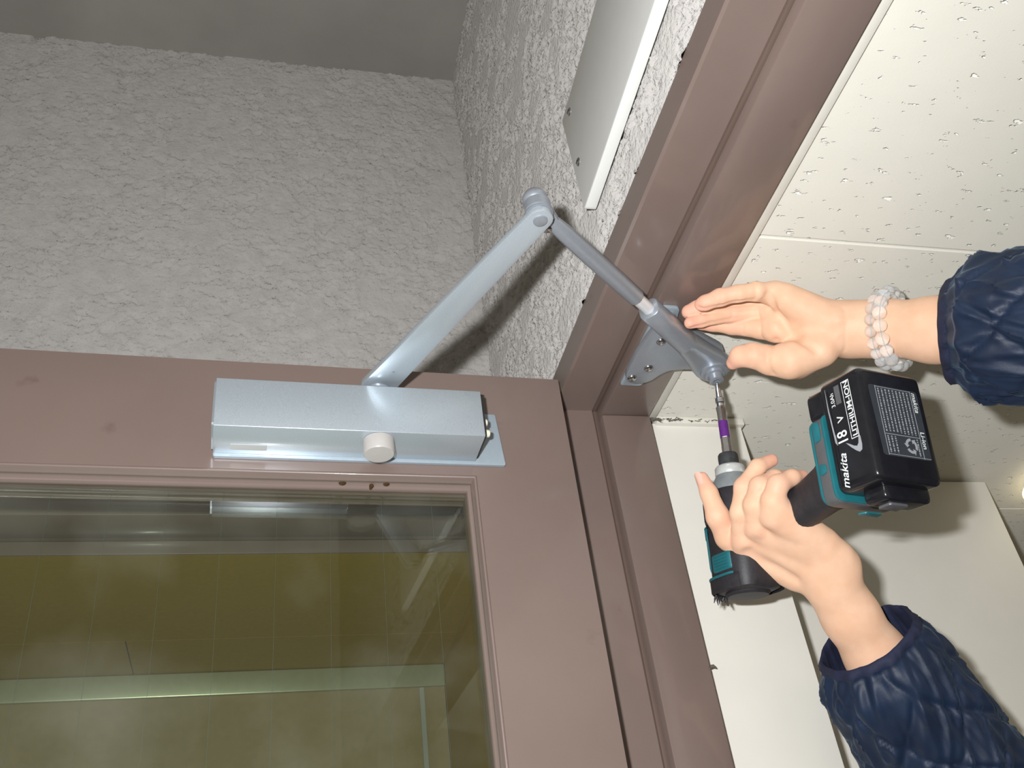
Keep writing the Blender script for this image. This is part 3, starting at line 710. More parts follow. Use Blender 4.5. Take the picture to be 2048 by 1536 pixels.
armR = net_object('arm', right_hand, allp.min(0) - 0.035, allp.max(0) + 0.035, 0.0011, M['skin'], person,
                  tips([(f[-1][0], 0.7) for f in (ix, md, rg, pk)] + [(f[2][0], 0.35) for f in (ix, md, rg, pk)] + [(f[0][0], 0.35) for f in (md, rg, pk)], 0.013))
armR['label'] = 'hand closed round the grip of the power tool'
# nail of the outstretched first finger
def nail(tip, prev, side, parent, w, l):
    d = tip - prev; d /= np.linalg.norm(d); n = side - d * (side @ d); n /= np.linalg.norm(n); e = np.cross(d, n); rr = w * 1.25
    P_ = np.zeros((9, 9, 3))
    for i, t in enumerate(np.linspace(-1, 1, 9)):
        for j, s in enumerate(np.linspace(-1, 1, 9)):
            sq = s * (1 - 0.25 * max(0, t) ** 3 - 0.1 * max(0, -t) ** 3)
            an = sq * w / rr; P_[i, j] = tip + d * t * l * (1 - 0.22 * abs(s) ** 2.5 * (1 if t > 0 else 0.6)) + e * math.sin(an) * rr + n * (math.cos(an) * rr - rr)
    return grid_mesh('fingernail', P_, M['nail'], parent)
sd = cam_pt(1394, 958, 0.818) - cam_pt(1410, 958, 0.826)
nail(ix[-1][0] + sd / np.linalg.norm(sd) * ix[-1][1] * 1.02, ix[-2][0] + sd / np.linalg.norm(sd) * ix[-2][1] * 1.02, sd, armR, 0.0042, 0.0058)

# --- quilted sleeves
def cloth_mat():
    m = mat('navy_quilting', (20, 35, 58), 0.55, noise=(40, 0.25), bump=[(700, 0.08, 0.001)], spec=0.4)
    p = m.node_tree.nodes['Principled BSDF']; p.inputs['Sheen Weight'].default_value = 0.10; p.inputs['Sheen Roughness'].default_value = 0.4
    p.inputs['Sheen Tint'].default_value = (0.35, 0.6, 0.9, 1)
    return m
M['navy'] = cloth_mat()
M['cuff'] = mat('dark_navy_cuff', (26, 32, 58), 0.8, noise=(200, 0.2), bump=[(500, 0.2, 0.001)])
def frames(pts, n):
    pts = np.array(pts); seg = np.linalg.norm(np.diff(pts, axis=0), axis=1); s = np.concatenate([[0], np.cumsum(seg)])
    # Catmull-Rom resampling
    out = []
    for t in np.linspace(0, s[-1], n):
        i = min(np.searchsorted(s, t, side='right') - 1, len(pts) - 2); q = (t - s[i]) / seg[i]
        p0 = pts[max(i - 1, 0)]; p1 = pts[i]; p2 = pts[i + 1]; p3 = pts[min(i + 2, len(pts) - 1)]
        out.append(0.5 * ((2 * p1) + (-p0 + p2) * q + (2 * p0 - 5 * p1 + 4 * p2 - p3) * q * q + (-p0 + 3 * p1 - 3 * p2 + p3) * q ** 3))
    return np.array(out), s[-1]
def sleeve(path, radii, normal0, seed, quilt, label):
    """cloth tube from the cuff (first point) to the shoulder"""
    n, m_ = 260, 200
    Cn, L = frames(path, n); tt = np.linspace(0, L, n)
    rad = np.interp(tt, np.linspace(0, 1, len(radii)) * 0 + np.array([r[0] for r in radii]), [r[1] for r in radii])
    dirs = np.gradient(Cn, axis=0); dirs /= np.linalg.norm(dirs, axis=1)[:, None]
    w0 = np.array(normal0, float); w0 /= np.linalg.norm(w0)
    for i in range(n):                                           # the rim follows its own plane, then eases into the tube
        k = math.exp(-(tt[i] / 0.035) ** 2); dirs[i] = dirs[i] * (1 - k) + w0 * k; dirs[i] /= np.linalg.norm(dirs[i])
    e1 = np.cross(dirs[0], (0, 0, 1)); P = np.zeros((n, m_ + 1, 3)); th = np.linspace(0, 2 * math.pi, m_ + 1)
    for i in range(n):
        e1 = e1 - dirs[i] * (e1 @ dirs[i]); e1 /= np.linalg.norm(e1); e2 = np.cross(dirs[i], e1)
        P[i] = Cn[i] + rad[i] * 0 + np.cos(th)[:, None] * e1 + np.sin(th)[:, None] * e2 - 0
        N = np.cos(th)[:, None] * e1 + np.sin(th)[:, None] * e2
        t = tt[i]; x = th / (2 * math.pi) * 0.33; per = 0.33 / 6
        a = (x + t * 0.8) / per; b = (x - t * 0.8) / per
        da = np.abs((a % 1) - 0.5) * per; db = np.abs((b % 1) - 0.5) * per
        q = quilt * (1 - np.exp(-(da / 0.0035) ** 2)) * (1 - np.exp(-(db / 0.0035) ** 2)) * min(1, t / 0.03)
        cx = np.cos(th) * 3.2; sx = np.sin(th) * 3.2
        wr = (fbm(cx * 1.6 + t * 14 + 40, sx * 1.6 + t * 6 + 40, seed, 3) - 0.5) * 0.009 * min(1, 0.25 + t / 0.05)
        rg_ = 1 - np.abs(2 * fbm(cx * 1.1 + t * 14 + 70, sx * 1.1 - t * 22 + 70, seed + 5, 2) - 1); wr = wr + (rg_ ** 4 - 0.3) * 0.0045 * min(1, t / 0.03)
        puck = 0.0022 * np.sin(th * 11 + 3 * np.sin(th * 2 + seed)) * math.exp(-((t - 0.022) / 0.018) ** 2)
        hem = 0.0010 * math.exp(-((t - 0.004) / 0.004) ** 2) - 0.0016 * math.exp(-((t - 0.013) / 0.003) ** 2)
        P[i] = Cn[i] + N * (rad[i] + q + wr + puck + hem)[:, None]
    P[:, -1] = P[:, 0]
    o = grid_mesh('sleeve', P, M['navy'], person)
    # cuff: a rolled hem and a lining that runs back inside
    rim = P[0]; cen = rim[:-1].mean(0); rings = []
    for k, (inset, back) in enumerate(((0.0, 0.012), (-0.0008, 0.006), (-0.0006, 0.0), (0.0008, -0.001), (0.0022, 0.0), (0.0030, 0.010), (0.0070, 0.05), (0.012, 0.10))):
        j = min(n - 1, int(back / L * n)) if back > 0 else 0
        src = P[j, :-1]; c2 = src.mean(0); d = src - c2; l = np.linalg.norm(d, axis=1)[:, None]
        rings.append([tuple(p) for p in (src - d / l * inset + (dirs[0] * back if back < 0 else 0))])
    MB().sweep(rings, caps=False).build('cuff', M['cuff'], o, smooth=True, angle=80)
    o['label'] = label
    return o
SH = np.array([0.98, 0.56, 1.42])
pathL = [cam_pt(1893, 668, 0.792), cam_pt(1940, 660, 0.775), cam_pt(2048, 652, 0.742), cam_pt(2250, 660, 0.69), cam_pt(2600, 860, 0.64), np.array([0.97, 0.42, 1.42])]
nl = cam_pt(1990, 664, 0.772) - cam_pt(1872, 672, 0.795)
slL = sleeve(pathL, [(0, 0.0385), (0.012, 0.042), (0.03, 0.053), (0.06, 0.056), (0.12, 0.055), (0.3, 0.062), (0.6, 0.075)], nl, 5, 0.0030, 'navy quilted sleeve on the arm with bracelets')
pathR = [cam_pt(1732, 1276, 0.804), cam_pt(1775, 1352, 0.806), cam_pt(1850, 1462, 0.812), cam_pt(1960, 1610, 0.808), cam_pt(2250, 1900, 0.79), np.array([0.97, 0.73, 1.40])]
nr = cam_pt(1850, 1450, 0.806) - cam_pt(1741, 1292, 0.800)
slR = sleeve(pathR, [(0, 0.0415), (0.012, 0.044), (0.03, 0.050), (0.06, 0.053), (0.12, 0.058), (0.3, 0.064), (0.6, 0.078)], nr, 9, 0.0030, 'navy quilted sleeve on the arm holding the tool')

# --- bead bracelets
def bead_mat():
    m = bpy.data.materials.new('crystal_bead'); m.use_nodes = True; p = m.node_tree.nodes['Principled BSDF']
    p.inputs['Base Color'].default_value = (0.97, 0.98, 0.98, 1); p.inputs['Roughness'].default_value = 0.03
    p.inputs['Transmission Weight'].default_value = 0.78; p.inputs['IOR'].default_value = 1.5
    return m
M['bead'] = bead_mat()
M['cord'] = mat('bead_cord', (200, 200, 200), 0.5)
def bracelet(c, axis, rad, br, n, label, ph):
    axis = np.array(axis) / np.linalg.norm(axis); e1 = np.cross(axis, (0.2, 0.9, 0.3)); e1 /= np.linalg.norm(e1); e2 = np.cross(axis, e1)
    t = thing('bracelet', label, 'bracelet', c, 'bead bracelets on the wrist')
    bm = bmesh.new(); bmesh.ops.create_uvsphere(bm, u_segments=20, v_segments=12, radius=br); me = bpy.data.meshes.new('bead'); bm.to_mesh(me); bm.free()
    me.shade_smooth(); me.materials.append(M['bead'])
    ringp = []
    for k in range(n):
        a = 2 * math.pi * (k + ph) / n; p = c + (e1 * math.cos(a) + e2 * math.sin(a)) * rad; ringp.append(p)
        o = bpy.data.objects.new('bead', me); COL.objects.link(o); o.parent = t; o.location = tuple(p - c); WLOC[o] = p
    MB().tube(ringp + [ringp[0]], 0.00022, 6).build('cord', M['cord'], t, smooth=True)
ax = FA1[2][0] - FA1[1][0]; ax = ax / np.linalg.norm(ax)
dn = RCAM[1]
bracelet(cam_pt(1790, 657, 0.818), ax + dn * -0.20, 0.0312, 0.0056, 18, 'large clear bead bracelet nearer the jacket cuff', 0.3)
bracelet(cam_pt(1770, 661, 0.824), ax + dn * -0.16, 0.0300, 0.0050, 19, 'fainter clear bead bracelet nearer the palm', 0.0)
# ---------------------------------------------------------------- the impact driver
TR = np.array([[0.0198, 0.2244, 0.9743], [-0.2176, -0.9502, 0.2233], [0.9758, -0.2164, 0.0301]])
TT = np.array([0.3920, 0.6978, 0.3197]); TS = 0.8457
def G(a, h, s):
    """tool frame: a along the bit, h down the grip, s out of the side with the lettering"""
    p = TT + TR @ (np.array([a, h, -s]) * TS); return (p[0], p[1], p[2] + CZ)
GA = TR[:, 0]
M['teal'] = mat('teal_housing', (30, 100, 108), 0.35, noise=(120, 0.08))
M['rubber'] = mat('black_rubber', (40, 38, 42), 0.55, noise=(200, 0.2), bump=[(700, 0.15, 0.001)])
M['black'] = mat('black_plastic', (26, 26, 30), 0.22, noise=(150, 0.15), bump=[(400, 0.05, 0.0006)])
M['grey_plastic'] = mat('grey_plastic', (86, 86, 88), 0.4, noise=(100, 0.08))
M['case'] = mat('hammer_case', (150, 158, 160), 0.4, metal=0.35, noise=(90, 0.12), bump=[(300, 0.1, 0.001)])
M['ring'] = mat('pale_ring', (205, 208, 206), 0.25, metal=0.3)
M['collar'] = mat('worn_collar', (58, 60, 62), 0.4, metal=0.2, noise=(140, 0.5))
M['steel'] = mat('bit_steel', (176, 172, 170), 0.25, metal=0.8, noise=(300, 0.1))
M['purple'] = mat('purple_band', (92, 40, 120), 0.3, noise=(300, 0.08))
M['ink'] = mat('white_ink', (225, 228, 228), 0.4)
M['ink_grey'] = mat('grey_ink', (150, 152, 156), 0.4)
M['sticker'] = mat('dark_sticker', (52, 56, 60), 0.35, noise=(80, 0.1))
drv = thing('impact_driver', 'black and teal cordless impact driver held upright under the closer arm', 'power tool', G(0.06, 0.06, 0))
def gl(prof, name, m, par, seg=32, h=0.0, s=0.0, angle=40):
    return MB().lathe(G(0, h, s), GA, [(a * TS, r * TS) for a, r in prof], seg).build(name, m, par, smooth=True, angle=angle)
# bit: hexagonal shank, waist, purple band, worn tip
bit = gl([(0.120, 0.0052), (0.1500, 0.0052), (0.1512, 0.0050), (0.1605, 0.0050)], 'driver_bit', M['steel'], drv, 6, angle=20)
gl([(0.1600, 0.00525), (0.1785, 0.0051)], 'colour_band', M['purple'], bit, 20)
gl([(0.1784, 0.0049), (0.1900, 0.0049), (0.1915, 0.0052), (0.1945, 0.0052), (0.1955, 0.0040), (0.1990, 0.0038), (0.2000, 0.0047), (0.2050, 0.0047), (0.2062, 0.0034), (0.2110, 0.0030), (0.2150, 0.0030), (0.2215, 0.0016), (0.2245, 0.0010), (0.2245, 0)], 'tip', M['chrome'], bit, 14, angle=25)
# collar and hammer case
gl([(0.128, 0.0095), (0.1290, 0.0104), (0.1360, 0.0106), (0.1400, 0.0104), (0.1418, 0.0092), (0.1420, 0.0060), (0.138, 0.0056)], 'collar', M['collar'], drv, 28)
gl([(0.117, 0.0150), (0.1185, 0.0158), (0.1255, 0.0156), (0.1275, 0.0142), (0.1285, 0.0120), (0.1285, 0.0095)], 'nose_ring', M['ring'], drv, 36)
gl([(0.075, 0.0270), (0.0950, 0.0262), (0.1040, 0.0232), (0.1110, 0.0190), (0.1165, 0.0160), (0.1185, 0.0150), (0.1185, 0.010)], 'hammer_case', M['case'], drv, 40)
def ringG(a, h0, h1, s, n=28, p=2.6, slope=0.0):
    """closed outline across the tool at position a"""
    out = []; hc, hr = (h0 + h1) / 2, (h1 - h0) / 2
    for k in range(n):
        t = 2 * math.pi * k / n; c, q = math.cos(t), math.sin(t)
        hh = hc + hr * math.copysign(abs(c) ** (2 / p), c); ss = s * math.copysign(abs(q) ** (2 / p), q)
        out.append(G(a + slope * (hh - hc), hh, ss))
    return out
MB().sweep([ringG(0.0985, -0.0275, 0.026, 0.0275), ringG(0.090, -0.0300, 0.030, 0.0300), ringG(0.072, -0.0305, 0.032, 0.0305), ringG(0.066, -0.0295, 0.032, 0.0298)]).build('nose_rubber', M['rubber'], drv, smooth=True)
house = MB().sweep([ringG(0.074, -0.0275, 0.030, 0.0275), ringG(0.060, -0.0290, 0.032, 0.0290), ringG(0.030, -0.0290, 0.032, 0.0290, p=3), ringG(0.006, -0.0285, 0.031, 0.0285, p=3.4), ringG(-0.002, -0.0260, 0.029, 0.0265, p=3.4), ringG(-0.0045, -0.020, 0.024, 0.020, p=3)]).build('housing', M['rubber'], drv, smooth=True, angle=50)
# rubber bumpers over the housing: spine, rear band, side strap
def strip(a0, a1, t0, t1, r, name, m, par, p=3.0, ns=10, nt=12):
    P_ = np.zeros((ns, nt, 3))
    for i, a in enumerate(np.linspace(a0, a1, ns)):
        for j, t in enumerate(np.linspace(t0, t1, nt)):
            c, q = math.cos(t), math.sin(t); e = 1.0 if 0 < i < ns - 1 and 0 < j < nt - 1 else 0.955
            P_[i, j] = G(a, 0.0015 + (r + 0.0015) * e * math.copysign(abs(c) ** (2 / p), c), r * e * math.copysign(abs(q) ** (2 / p), q))
    return grid_mesh(name, P_, m, par)
strip(0.002, 0.070, 2.55, 3.75, 0.0312, 'spine_rubber', M['rubber'], drv)
strip(-0.004, 0.011, 1.0, 5.3, 0.0318, 'rear_rubber', M['rubber'], drv)
strip(0.016, 0.034, 1.25, 1.95, 0.0300, 'vent_panel', M['teal'], drv)
strip(0.016, 0.066, 2.18, 2.26, 0.0300, 'edge_line', M['teal'], drv)
strip(0.052, 0.068, 2.45, 2.7, 0.0312, 'edge_line', M['teal'], drv)
strip(0.018, 0.066, 2.30, 2.40, 0.0302, 'edge_strip', M['grey_plastic'], drv)
strip(0.010, 0.0125, 1.2, 2.5, 0.0322, 'rear_line', M['teal'], drv)
for k in range(5):
    strip(0.0180 + 0.0030 * k, 0.0190 + 0.0030 * k, 1.32, 1.85, 0.0304, 'vent_slot', M['rubber'], drv, ns=3, nt=6)
MB().lathe(G(-0.004, 0, 0), -GA, [(0, 0.022 * TS), (0.001, 0.0222 * TS), (0.003, 0.020 * TS), (0.0036, 0)], 32).build('rear_cap', M['rubber'], drv, smooth=True)
rnd = random.Random(4)
fr_ = MB()
for k in range(12):                                                # frayed rubber at the worn rear corner
    a = -0.003; t = rnd.uniform(2.3, 3.1); p = np.array(G(a, 0.031 * math.cos(t), 0.031 * math.sin(t))); d = -GA * rnd.uniform(0.003, 0.008) + np.array([rnd.uniform(-.005, .003), rnd.uniform(-.002, .002), 0])
    fr_.tube([p, p + d * 0.5, p + d + np.array([rnd.uniform(-.002, .002), 0, rnd.uniform(-.001, .001)])], [0.0011, 0.0008, 0.0003], 6)
tag(fr_.build('frayed_rubber', M['rubber'], drv, smooth=True), kind='stuff')
# grip, trigger, foot
def gring(h, ac, ar, s, p=2.3, n=24):
    out = []
    for k in range(n):
        t = 2 * math.pi * k / n; c, q = math.cos(t), math.sin(t)
        out.append(G(ac + ar * math.copysign(abs(c) ** (2 / p), c), h, s * math.copysign(abs(q) ** (2 / p), q)))
    return out
MB().sweep([gring(0.018, 0.045, 0.026, 0.020), gring(0.040, 0.048, 0.022, 0.018), gring(0.070, 0.052, 0.020, 0.0175), gring(0.105, 0.058, 0.020, 0.0175), gring(0.130, 0.064, 0.022, 0.0185), gring(0.148, 0.070, 0.028, 0.023), gring(0.160, 0.076, 0.036, 0.029)]).build('grip', M['rubber'], drv, smooth=True)
MB().sweep([gring(0.028, 0.070, 0.010, 0.010), gring(0.040, 0.074, 0.010, 0.0105), gring(0.052, 0.072, 0.009, 0.010), gring(0.058, 0.068, 0.007, 0.009)]).build('trigger', M['black'], drv, smooth=True)
def box_g(a0, a1, h0, h1, s0, s1, r, name, m, par, n=5, bev=0.0022, taper=0.0):
    poly = rounded([(a0, s0), (a1, s0), (a1, s1), (a0, s1)], r, n)
    ca, cs = (a0 + a1) / 2, (s0 + s1) / 2
    lo = [(ca + (a - ca) * 1, cs + (s - cs) * 1) for a, s in poly]; hi = [(ca + (a - ca) * (1 - taper), cs + (s - cs) * (1 - taper)) for a, s in poly]
    v = [G(a, h0, s) for a, s in lo] + [G(a, h1, s) for a, s in hi]; k = len(poly)
    f = [tuple(range(k - 1, -1, -1)), tuple(range(k, 2 * k))] + [(i, (i + 1) % k, k + (i + 1) % k, k + i) for i in range(k)]
    return MB().add(v, f).build(name, m, par, bevel=bev, seg=3)
A0, A1, HB, HS, SWD = 0.0395, 0.1404, 0.2226, 0.1758, 0.0373
foot = box_g(0.034, 0.1140, 0.1585, HS - 0.0012, -0.0375, 0.0375, 0.010, 'foot', M['grey_plastic'], drv)
# teal outline and patches on the foot
MB().prism(rounded([(0.035, -0.0382), (0.1150, -0.0382), (0.1150, 0.0382), (0.035, 0.0382)], 0.010, 5), HS - 0.0036, HS - 0.0006, lambda a, s, t: G(a, t, s)).build('foot_rim', M['teal'], drv, bevel=0.0006)
MB().prism(rounded([(0.036, -0.0372), (0.1130, -0.0372), (0.1130, 0.0372), (0.036, 0.0372)], 0.010, 5), 0.1562, 0.1590, lambda a, s, t: G(a, t, s)).build('foot_rim', M['teal'], drv, bevel=0.0006)
for a0, a1 in ((0.090, 0.110), (0.060, 0.071)):
    MB().prism(rounded([(a0, 0.1615), (a1, 0.1615), (a1 - 0.002, 0.1695), (a0 + 0.002, 0.1695)], 0.002), 0.0372, 0.0385, lambda a, h, t: G(a, h, t)).build('foot_patch', M['teal'], drv, bevel=0.0004)
MB().prism(rounded([(-0.020, 0.1610), (0.004, 0.1610), (0.000, 0.1690), (-0.018, 0.1690)], 0.002), 0.0290, 0.0306, lambda s, h, t: G(t, h, s)).build('foot_patch', M['teal'], drv, bevel=0.0004)
bat = box_g(A0, A1, HS, HB, -SWD, SWD, 0.008, 'battery', M['black'], drv, bev=0.0042)
box_g(0.1100, A1 - 0.002, 0.1560, HS + 0.001, -0.0345, 0.0345, 0.008, 'battery_slide', M['black'], bat, bev=0.003)
box_g(A0 - 0.012, A0 + 0.004, HS + 0.010, HB - 0.012, -0.0335, 0.0200, 0.006, 'battery_tail', M['black'], bat, bev=0.003)
MB().prism(rounded([(-0.012, HS + 0.014), (0.010, HS + 0.014), (0.010, HB - 0.018), (-0.012, HB - 0.018)], 0.003), A0 - 0.0145, A0 - 0.0118, lambda s, h, t: G(t, h, s)).build('release_button', M['grey_plastic'], bat, bevel=0.0008)
for hh in (HS + 0.006, HS + 0.0095):
    MB().prism(rounded([(A0 + 0.006, hh), (A1 - 0.010, hh), (A1 - 0.010, hh + 0.0008), (A0 + 0.006, hh + 0.0008)], 0.0003, 2), SWD - 0.0004, SWD + 0.0004, lambda a, h, t: G(a, h, t)).build('rib', M['black'], bat)
def text(s, size, origin, ud, vd, name, m, par, shear=0.0, bold=0.0, squeeze=1.0):
    """lettering as flat ink: ud reading direction, vd up direction of the letters"""
    cu = bpy.data.curves.new(name, 'FONT'); cu.body = s; cu.size = 1.0; cu.shear = shear; cu.offset = bold; cu.resolution_u = 3
    ob = bpy.data.objects.new(name, cu); me = bpy.data.meshes.new_from_object(ob); bpy.data.objects.remove(ob); bpy.data.curves.remove(cu)
    base = WLOC[par]; o = np.array(origin); ud = np.array(ud); vd = np.array(vd)
    for v in me.vertices:
        p = o + ud * v.co.x * size * squeeze + vd * v.co.y * size; v.co = tuple(p - base)
    me.materials.append(m); me.name = name
    return link(name, me, par)
gv = lambda v: TR @ np.array(v) * TS
UA, UH, US = gv([1, 0, 0]), gv([0, 1, 0]), gv([0, 0, -1])
sf = SWD + 0.0003
def side(a, h): return G(a, h, sf)
text('makita', 0.0132 * TS, side(0.0405, 0.1908), UA + UH * 0.10, -UH + UA * 0.25, 'lettering', M['ink'], bat, shear=0.25, bold=0.012, squeeze=1.02)
text('18', 0.0190 * TS, side(0.0785, 0.1990), UA, -UH, 'lettering', M['ink'], bat, bold=0.012, squeeze=0.78)
text('V', 0.0120 * TS, side(0.0985, 0.1985), UA, -UH, 'lettering', M['ink'], bat, bold=0.012, squeeze=0.95)
text('3.0Ah', 0.0072 * TS, side(0.1135, 0.1925), UA, -UH, 'lettering', M['ink'], bat, bold=0.006, squeeze=0.92)
MB().prism([(0.1145, 0.1942), (0.1315, 0.1942), (0.1315, 0.2000), (0.1145, 0.2000)], sf - 0.0002, sf + 0.00005, lambda a, h, t: G(a, h, t)).build('grey_box', M['grey_plastic'], bat)
MB().prism([(0.0800, 0.2030), (0.1320, 0.2030), (0.1320, 0.2118), (0.0800, 0.2118)], sf - 0.0002, sf + 0.0000, lambda a, h, t: G(a, h, t)).build('text_frame', M['ink'], bat)
MB().prism([(0.0806, 0.2036), (0.1314, 0.2036), (0.1314, 0.2112), (0.0806, 0.2112)], sf - 0.0002, sf + 0.0001, lambda a, h, t: G(a, h, t)).build('text_ground', M['black'], bat)
text('LITHIUM-ION', 0.0088 * TS, G(0.0814, 0.2106, sf + 0.0002), UA, -UH, 'lettering', M['ink'], bat, bold=0.016, squeeze=1.13)
# swoosh between the maker's lettering and the voltage
sw = [(0.0790, 0.1960), (0.0735, 0.2010), (0.0690, 0.2058), (0.0668, 0.2090), (0.0680, 0.2118), (0.0725, 0.2128), (0.0800, 0.2126), (0.0800, 0.2108), (0.0745, 0.2095), (0.0725, 0.2075), (0.0740, 0.2040), (0.0775, 0.1990)]
MB().prism(sw, sf - 0.0002, sf + 0.0002, lambda a, h, t: G(a, h, t)).build('swoosh', M['ink_grey'], bat)
MB().prism([(0.0800, 0.1868), (0.0830, 0.1848), (0.1130, 0.1832), (0.1330, 0.1838), (0.1130, 0.1842), (0.0840, 0.1866)], sf - 0.0002, sf + 0.0002, lambda a, h, t: G(a, h, t)).build('swoosh', M['ink_grey'], bat)
# rating sticker on the underside of the battery
hb = HB + 0.0003
def under(a, s, o=0.0): return G(a, hb + o, s)
st = MB().prism(rounded([(0.0610, -0.0290), (0.1245, -0.0290), (0.1245, 0.0275), (0.0610, 0.0255)], 0.003), hb - 0.0004, hb, lambda a, s, t: G(a, t, s)).build('sticker', M['sticker'], bat)
dn_, rt_ = -UA, US * -1.0 * -1.0
DV = -UA; LV = gv([0, 0, 1])                   # reading direction (towards the rear) and up of the letters (away from the lettered side)
text('makita', 0.0084 * TS, G(0.1232, hb + 0.0002, -0.0222), DV, LV, 'lettering', M['ink'], st, shear=0.2, bold=0.01)
text('Li-ion', 0.0082 * TS, G(0.0868, hb + 0.0002, -0.0222), DV, LV, 'lettering', M['ink'], st, bold=0.012)
for a0, a1, s0, s1 in ((0.0615, 0.124, 0.0198, 0.0202), (0.0803, 0.0808, -0.0205, 0.019), (0.0615, 0.124, -0.0208, -0.0204), (0.0622, 0.0626, -0.0285, 0.020), (0.1232, 0.1236, -0.0205, 0.0195)):
    MB().prism([(a0, s0), (a1, s0), (a1, s1), (a0, s1)], hb, hb + 0.0002, lambda a, s, t: G(a, t, s)).build('rule', M['ink_grey'], st)
fine = MB(); rnd = random.Random(11)
for i in range(9):                              # print too small to read: broken hairlines
    s = 0.0170 - i * 0.0042
    for lo, hi in ((0.0825, 0.1220), (0.0640, 0.0790)):
        if lo < 0.07 and 2 < i < 8: continue
        a = hi
        while a > lo:
            l = rnd.uniform(0.0006, 0.0020); b = max(lo, a - l)
            fine.prism([(b, s - 0.0006), (a, s - 0.0006), (a, s + 0.0006), (b, s + 0.0006)], hb, hb + 0.0002, lambda p, q, t: G(p, t, q)); a = b - rnd.uniform(0.0004, 0.0010)
tag(fine.build('fine_print', M['ink_grey'], st), kind='stuff')
for k in range(3):                              # three bent arrows chasing each other
    t0 = 2 * math.pi * k / 3; pl = []
    c = (0.0722, -0.0085)
    for t in np.linspace(t0, t0 + 1.35, 7): pl.append((c[0] + 0.0068 * math.cos(t), c[1] + 0.0068 * math.sin(t)))
    t = t0 + 1.35; pl += [(c[0] + 0.0084 * math.cos(t), c[1] + 0.0084 * math.sin(t)), (c[0] + 0.0056 * math.cos(t + 0.5), c[1] + 0.0056 * math.sin(t + 0.5)), (c[0] + 0.0028 * math.cos(t), c[1] + 0.0028 * math.sin(t))]
    for t in np.linspace(t0 + 1.35, t0, 7): pl.append((c[0] + 0.0044 * math.cos(t), c[1] + 0.0044 * math.sin(t)))
    MB().prism(pl, hb, hb + 0.0002, lambda a, s, t: G(a, t, s)).build('recycling_arrow', M['ink_grey'], st)
MB().lathe(G(0.085, 0.2150, -SWD), gv([0, 0, -1]), [(0, 0.0022), (0.001, 0.0022), (0.0015, 0)], 14).build('brass_stud', mat('brass', (200, 160, 60), 0.25, metal=1.0), bat, smooth=True)
# ---------------------------------------------------------------- the rest of the person, standing out of the frame
def torso(P):
    d = ellipsoid(P, (1.06, 0.575, 1.16), np.eye(3), (0.135, 0.19, 0.34))
    d = smin(d, cone(P, (1.05, 0.44, 1.39), (1.05, 0.71, 1.39), 0.085, 0.085), 0.06)
    d = smin(d, cone(P, (1.06, 0.575, 0.98), (1.06, 0.575, 0.84), 0.165, 0.17), 0.06)
    for a, b in ((pathL[-1], (1.05, 0.44, 1.39)), (pathR[-1], (1.05, 0.71, 1.39))): d = smin(d, cone(P, a, b, 0.080, 0.088), 0.03)
    return np.maximum(d, 0.80 - P[..., 2])
net_object('jacket', torso, (0.83, 0.27, 0.78), (1.27, 0.89, 1.52), 0.008, M['navy'], person)
M['trousers'] = mat('work_trousers', (70, 72, 70), 0.8, noise=(80, 0.1))
def legs(P):
    d = cone(P, (1.06, 0.575, 0.90), (1.06, 0.575, 0.82), 0.15, 0.155)
    for y in (0.49, 0.66):
        d = smin(d, chain(P, [((1.06, y, 0.84), 0.095), ((1.05, y, 0.48), 0.068), ((1.08, y, 0.09), 0.058)], 0.02), 0.03)
    return d
net_object('trousers', legs, (0.86, 0.37, 0.03), (1.26, 0.78, 1.06), 0.008, M['trousers'], person)
for y in (0.49, 0.66):
    net_object('shoe', lambda P, y=y: np.maximum(smin(cone(P, (1.10, y, 0.045), (0.97, y, 0.035), 0.045, 0.04), cone(P, (1.08, y, 0.06), (1.08, y, 0.10), 0.045, 0.045), 0.02), 0.004 - P[..., 2]), (0.90, y - 0.07, -0.004), (1.17, y + 0.07, 0.16), 0.006, M['rubber'], person)
UPV = np.array([0.42, 0, 0.91]); FWD = np.array([-0.91, 0, 0.42]); SIDE_ = np.array([0, -1.0, 0]); HC = np.array([1.02, 0.575, 1.60])
hd_ = lambda f, s, u: HC + FWD * f + SIDE_ * s + UPV * u
def head(P):
    R_ = np.stack([FWD, SIDE_, UPV]); d = ellipsoid(P, HC, R_, (0.092, 0.074, 0.108))
    d = smin(d, cone(P, hd_(0.045, 0, -0.07), hd_(0.055, 0, -0.085), 0.042, 0.034), 0.03)
    d = smin(d, cone(P, hd_(0.088, 0, 0.01), hd_(0.104, 0, -0.022), 0.010, 0.015), 0.012)
    d = smin(d, cone(P, (1.06, 0.575, 1.40), hd_(-0.02, 0, -0.06), 0.058, 0.052), 0.03)
    for s in (-1, 1):
        d = smin(d, ellipsoid(P, hd_(-0.005, 0.074 * s, -0.005), R_, (0.020, 0.010, 0.032)), 0.008)
        d = d + 0.006 * np.exp(-(cone(P, hd_(0.086, 0.024 * s, 0.012), hd_(0.084, 0.036 * s, 0.012), 0, 0) / 0.012) ** 2)
    return d + 0.004 * np.exp(-(cone(P, hd_(0.095, -0.02, -0.052), hd_(0.095, 0.02, -0.052), 0, 0) / 0.004) ** 2)
net_object('head', head, (0.84, 0.45, 1.36), (1.16, 0.70, 1.76), 0.004, M['skin'], person)
M['hair'] = mat('black_hair', (30, 26, 24), 0.5, bump=[(300, 0.4, 0.003)])
def hair(P):
    R_ = np.stack([FWD, SIDE_, UPV]); d = ellipsoid(P, hd_(-0.012, 0, 0.012), R_, (0.098, 0.084, 0.112))
    return np.maximum(d, ((P - hd_(0.055, 0, 0.035)) @ np.array(FWD * 0.80 - UPV * 0.60)))
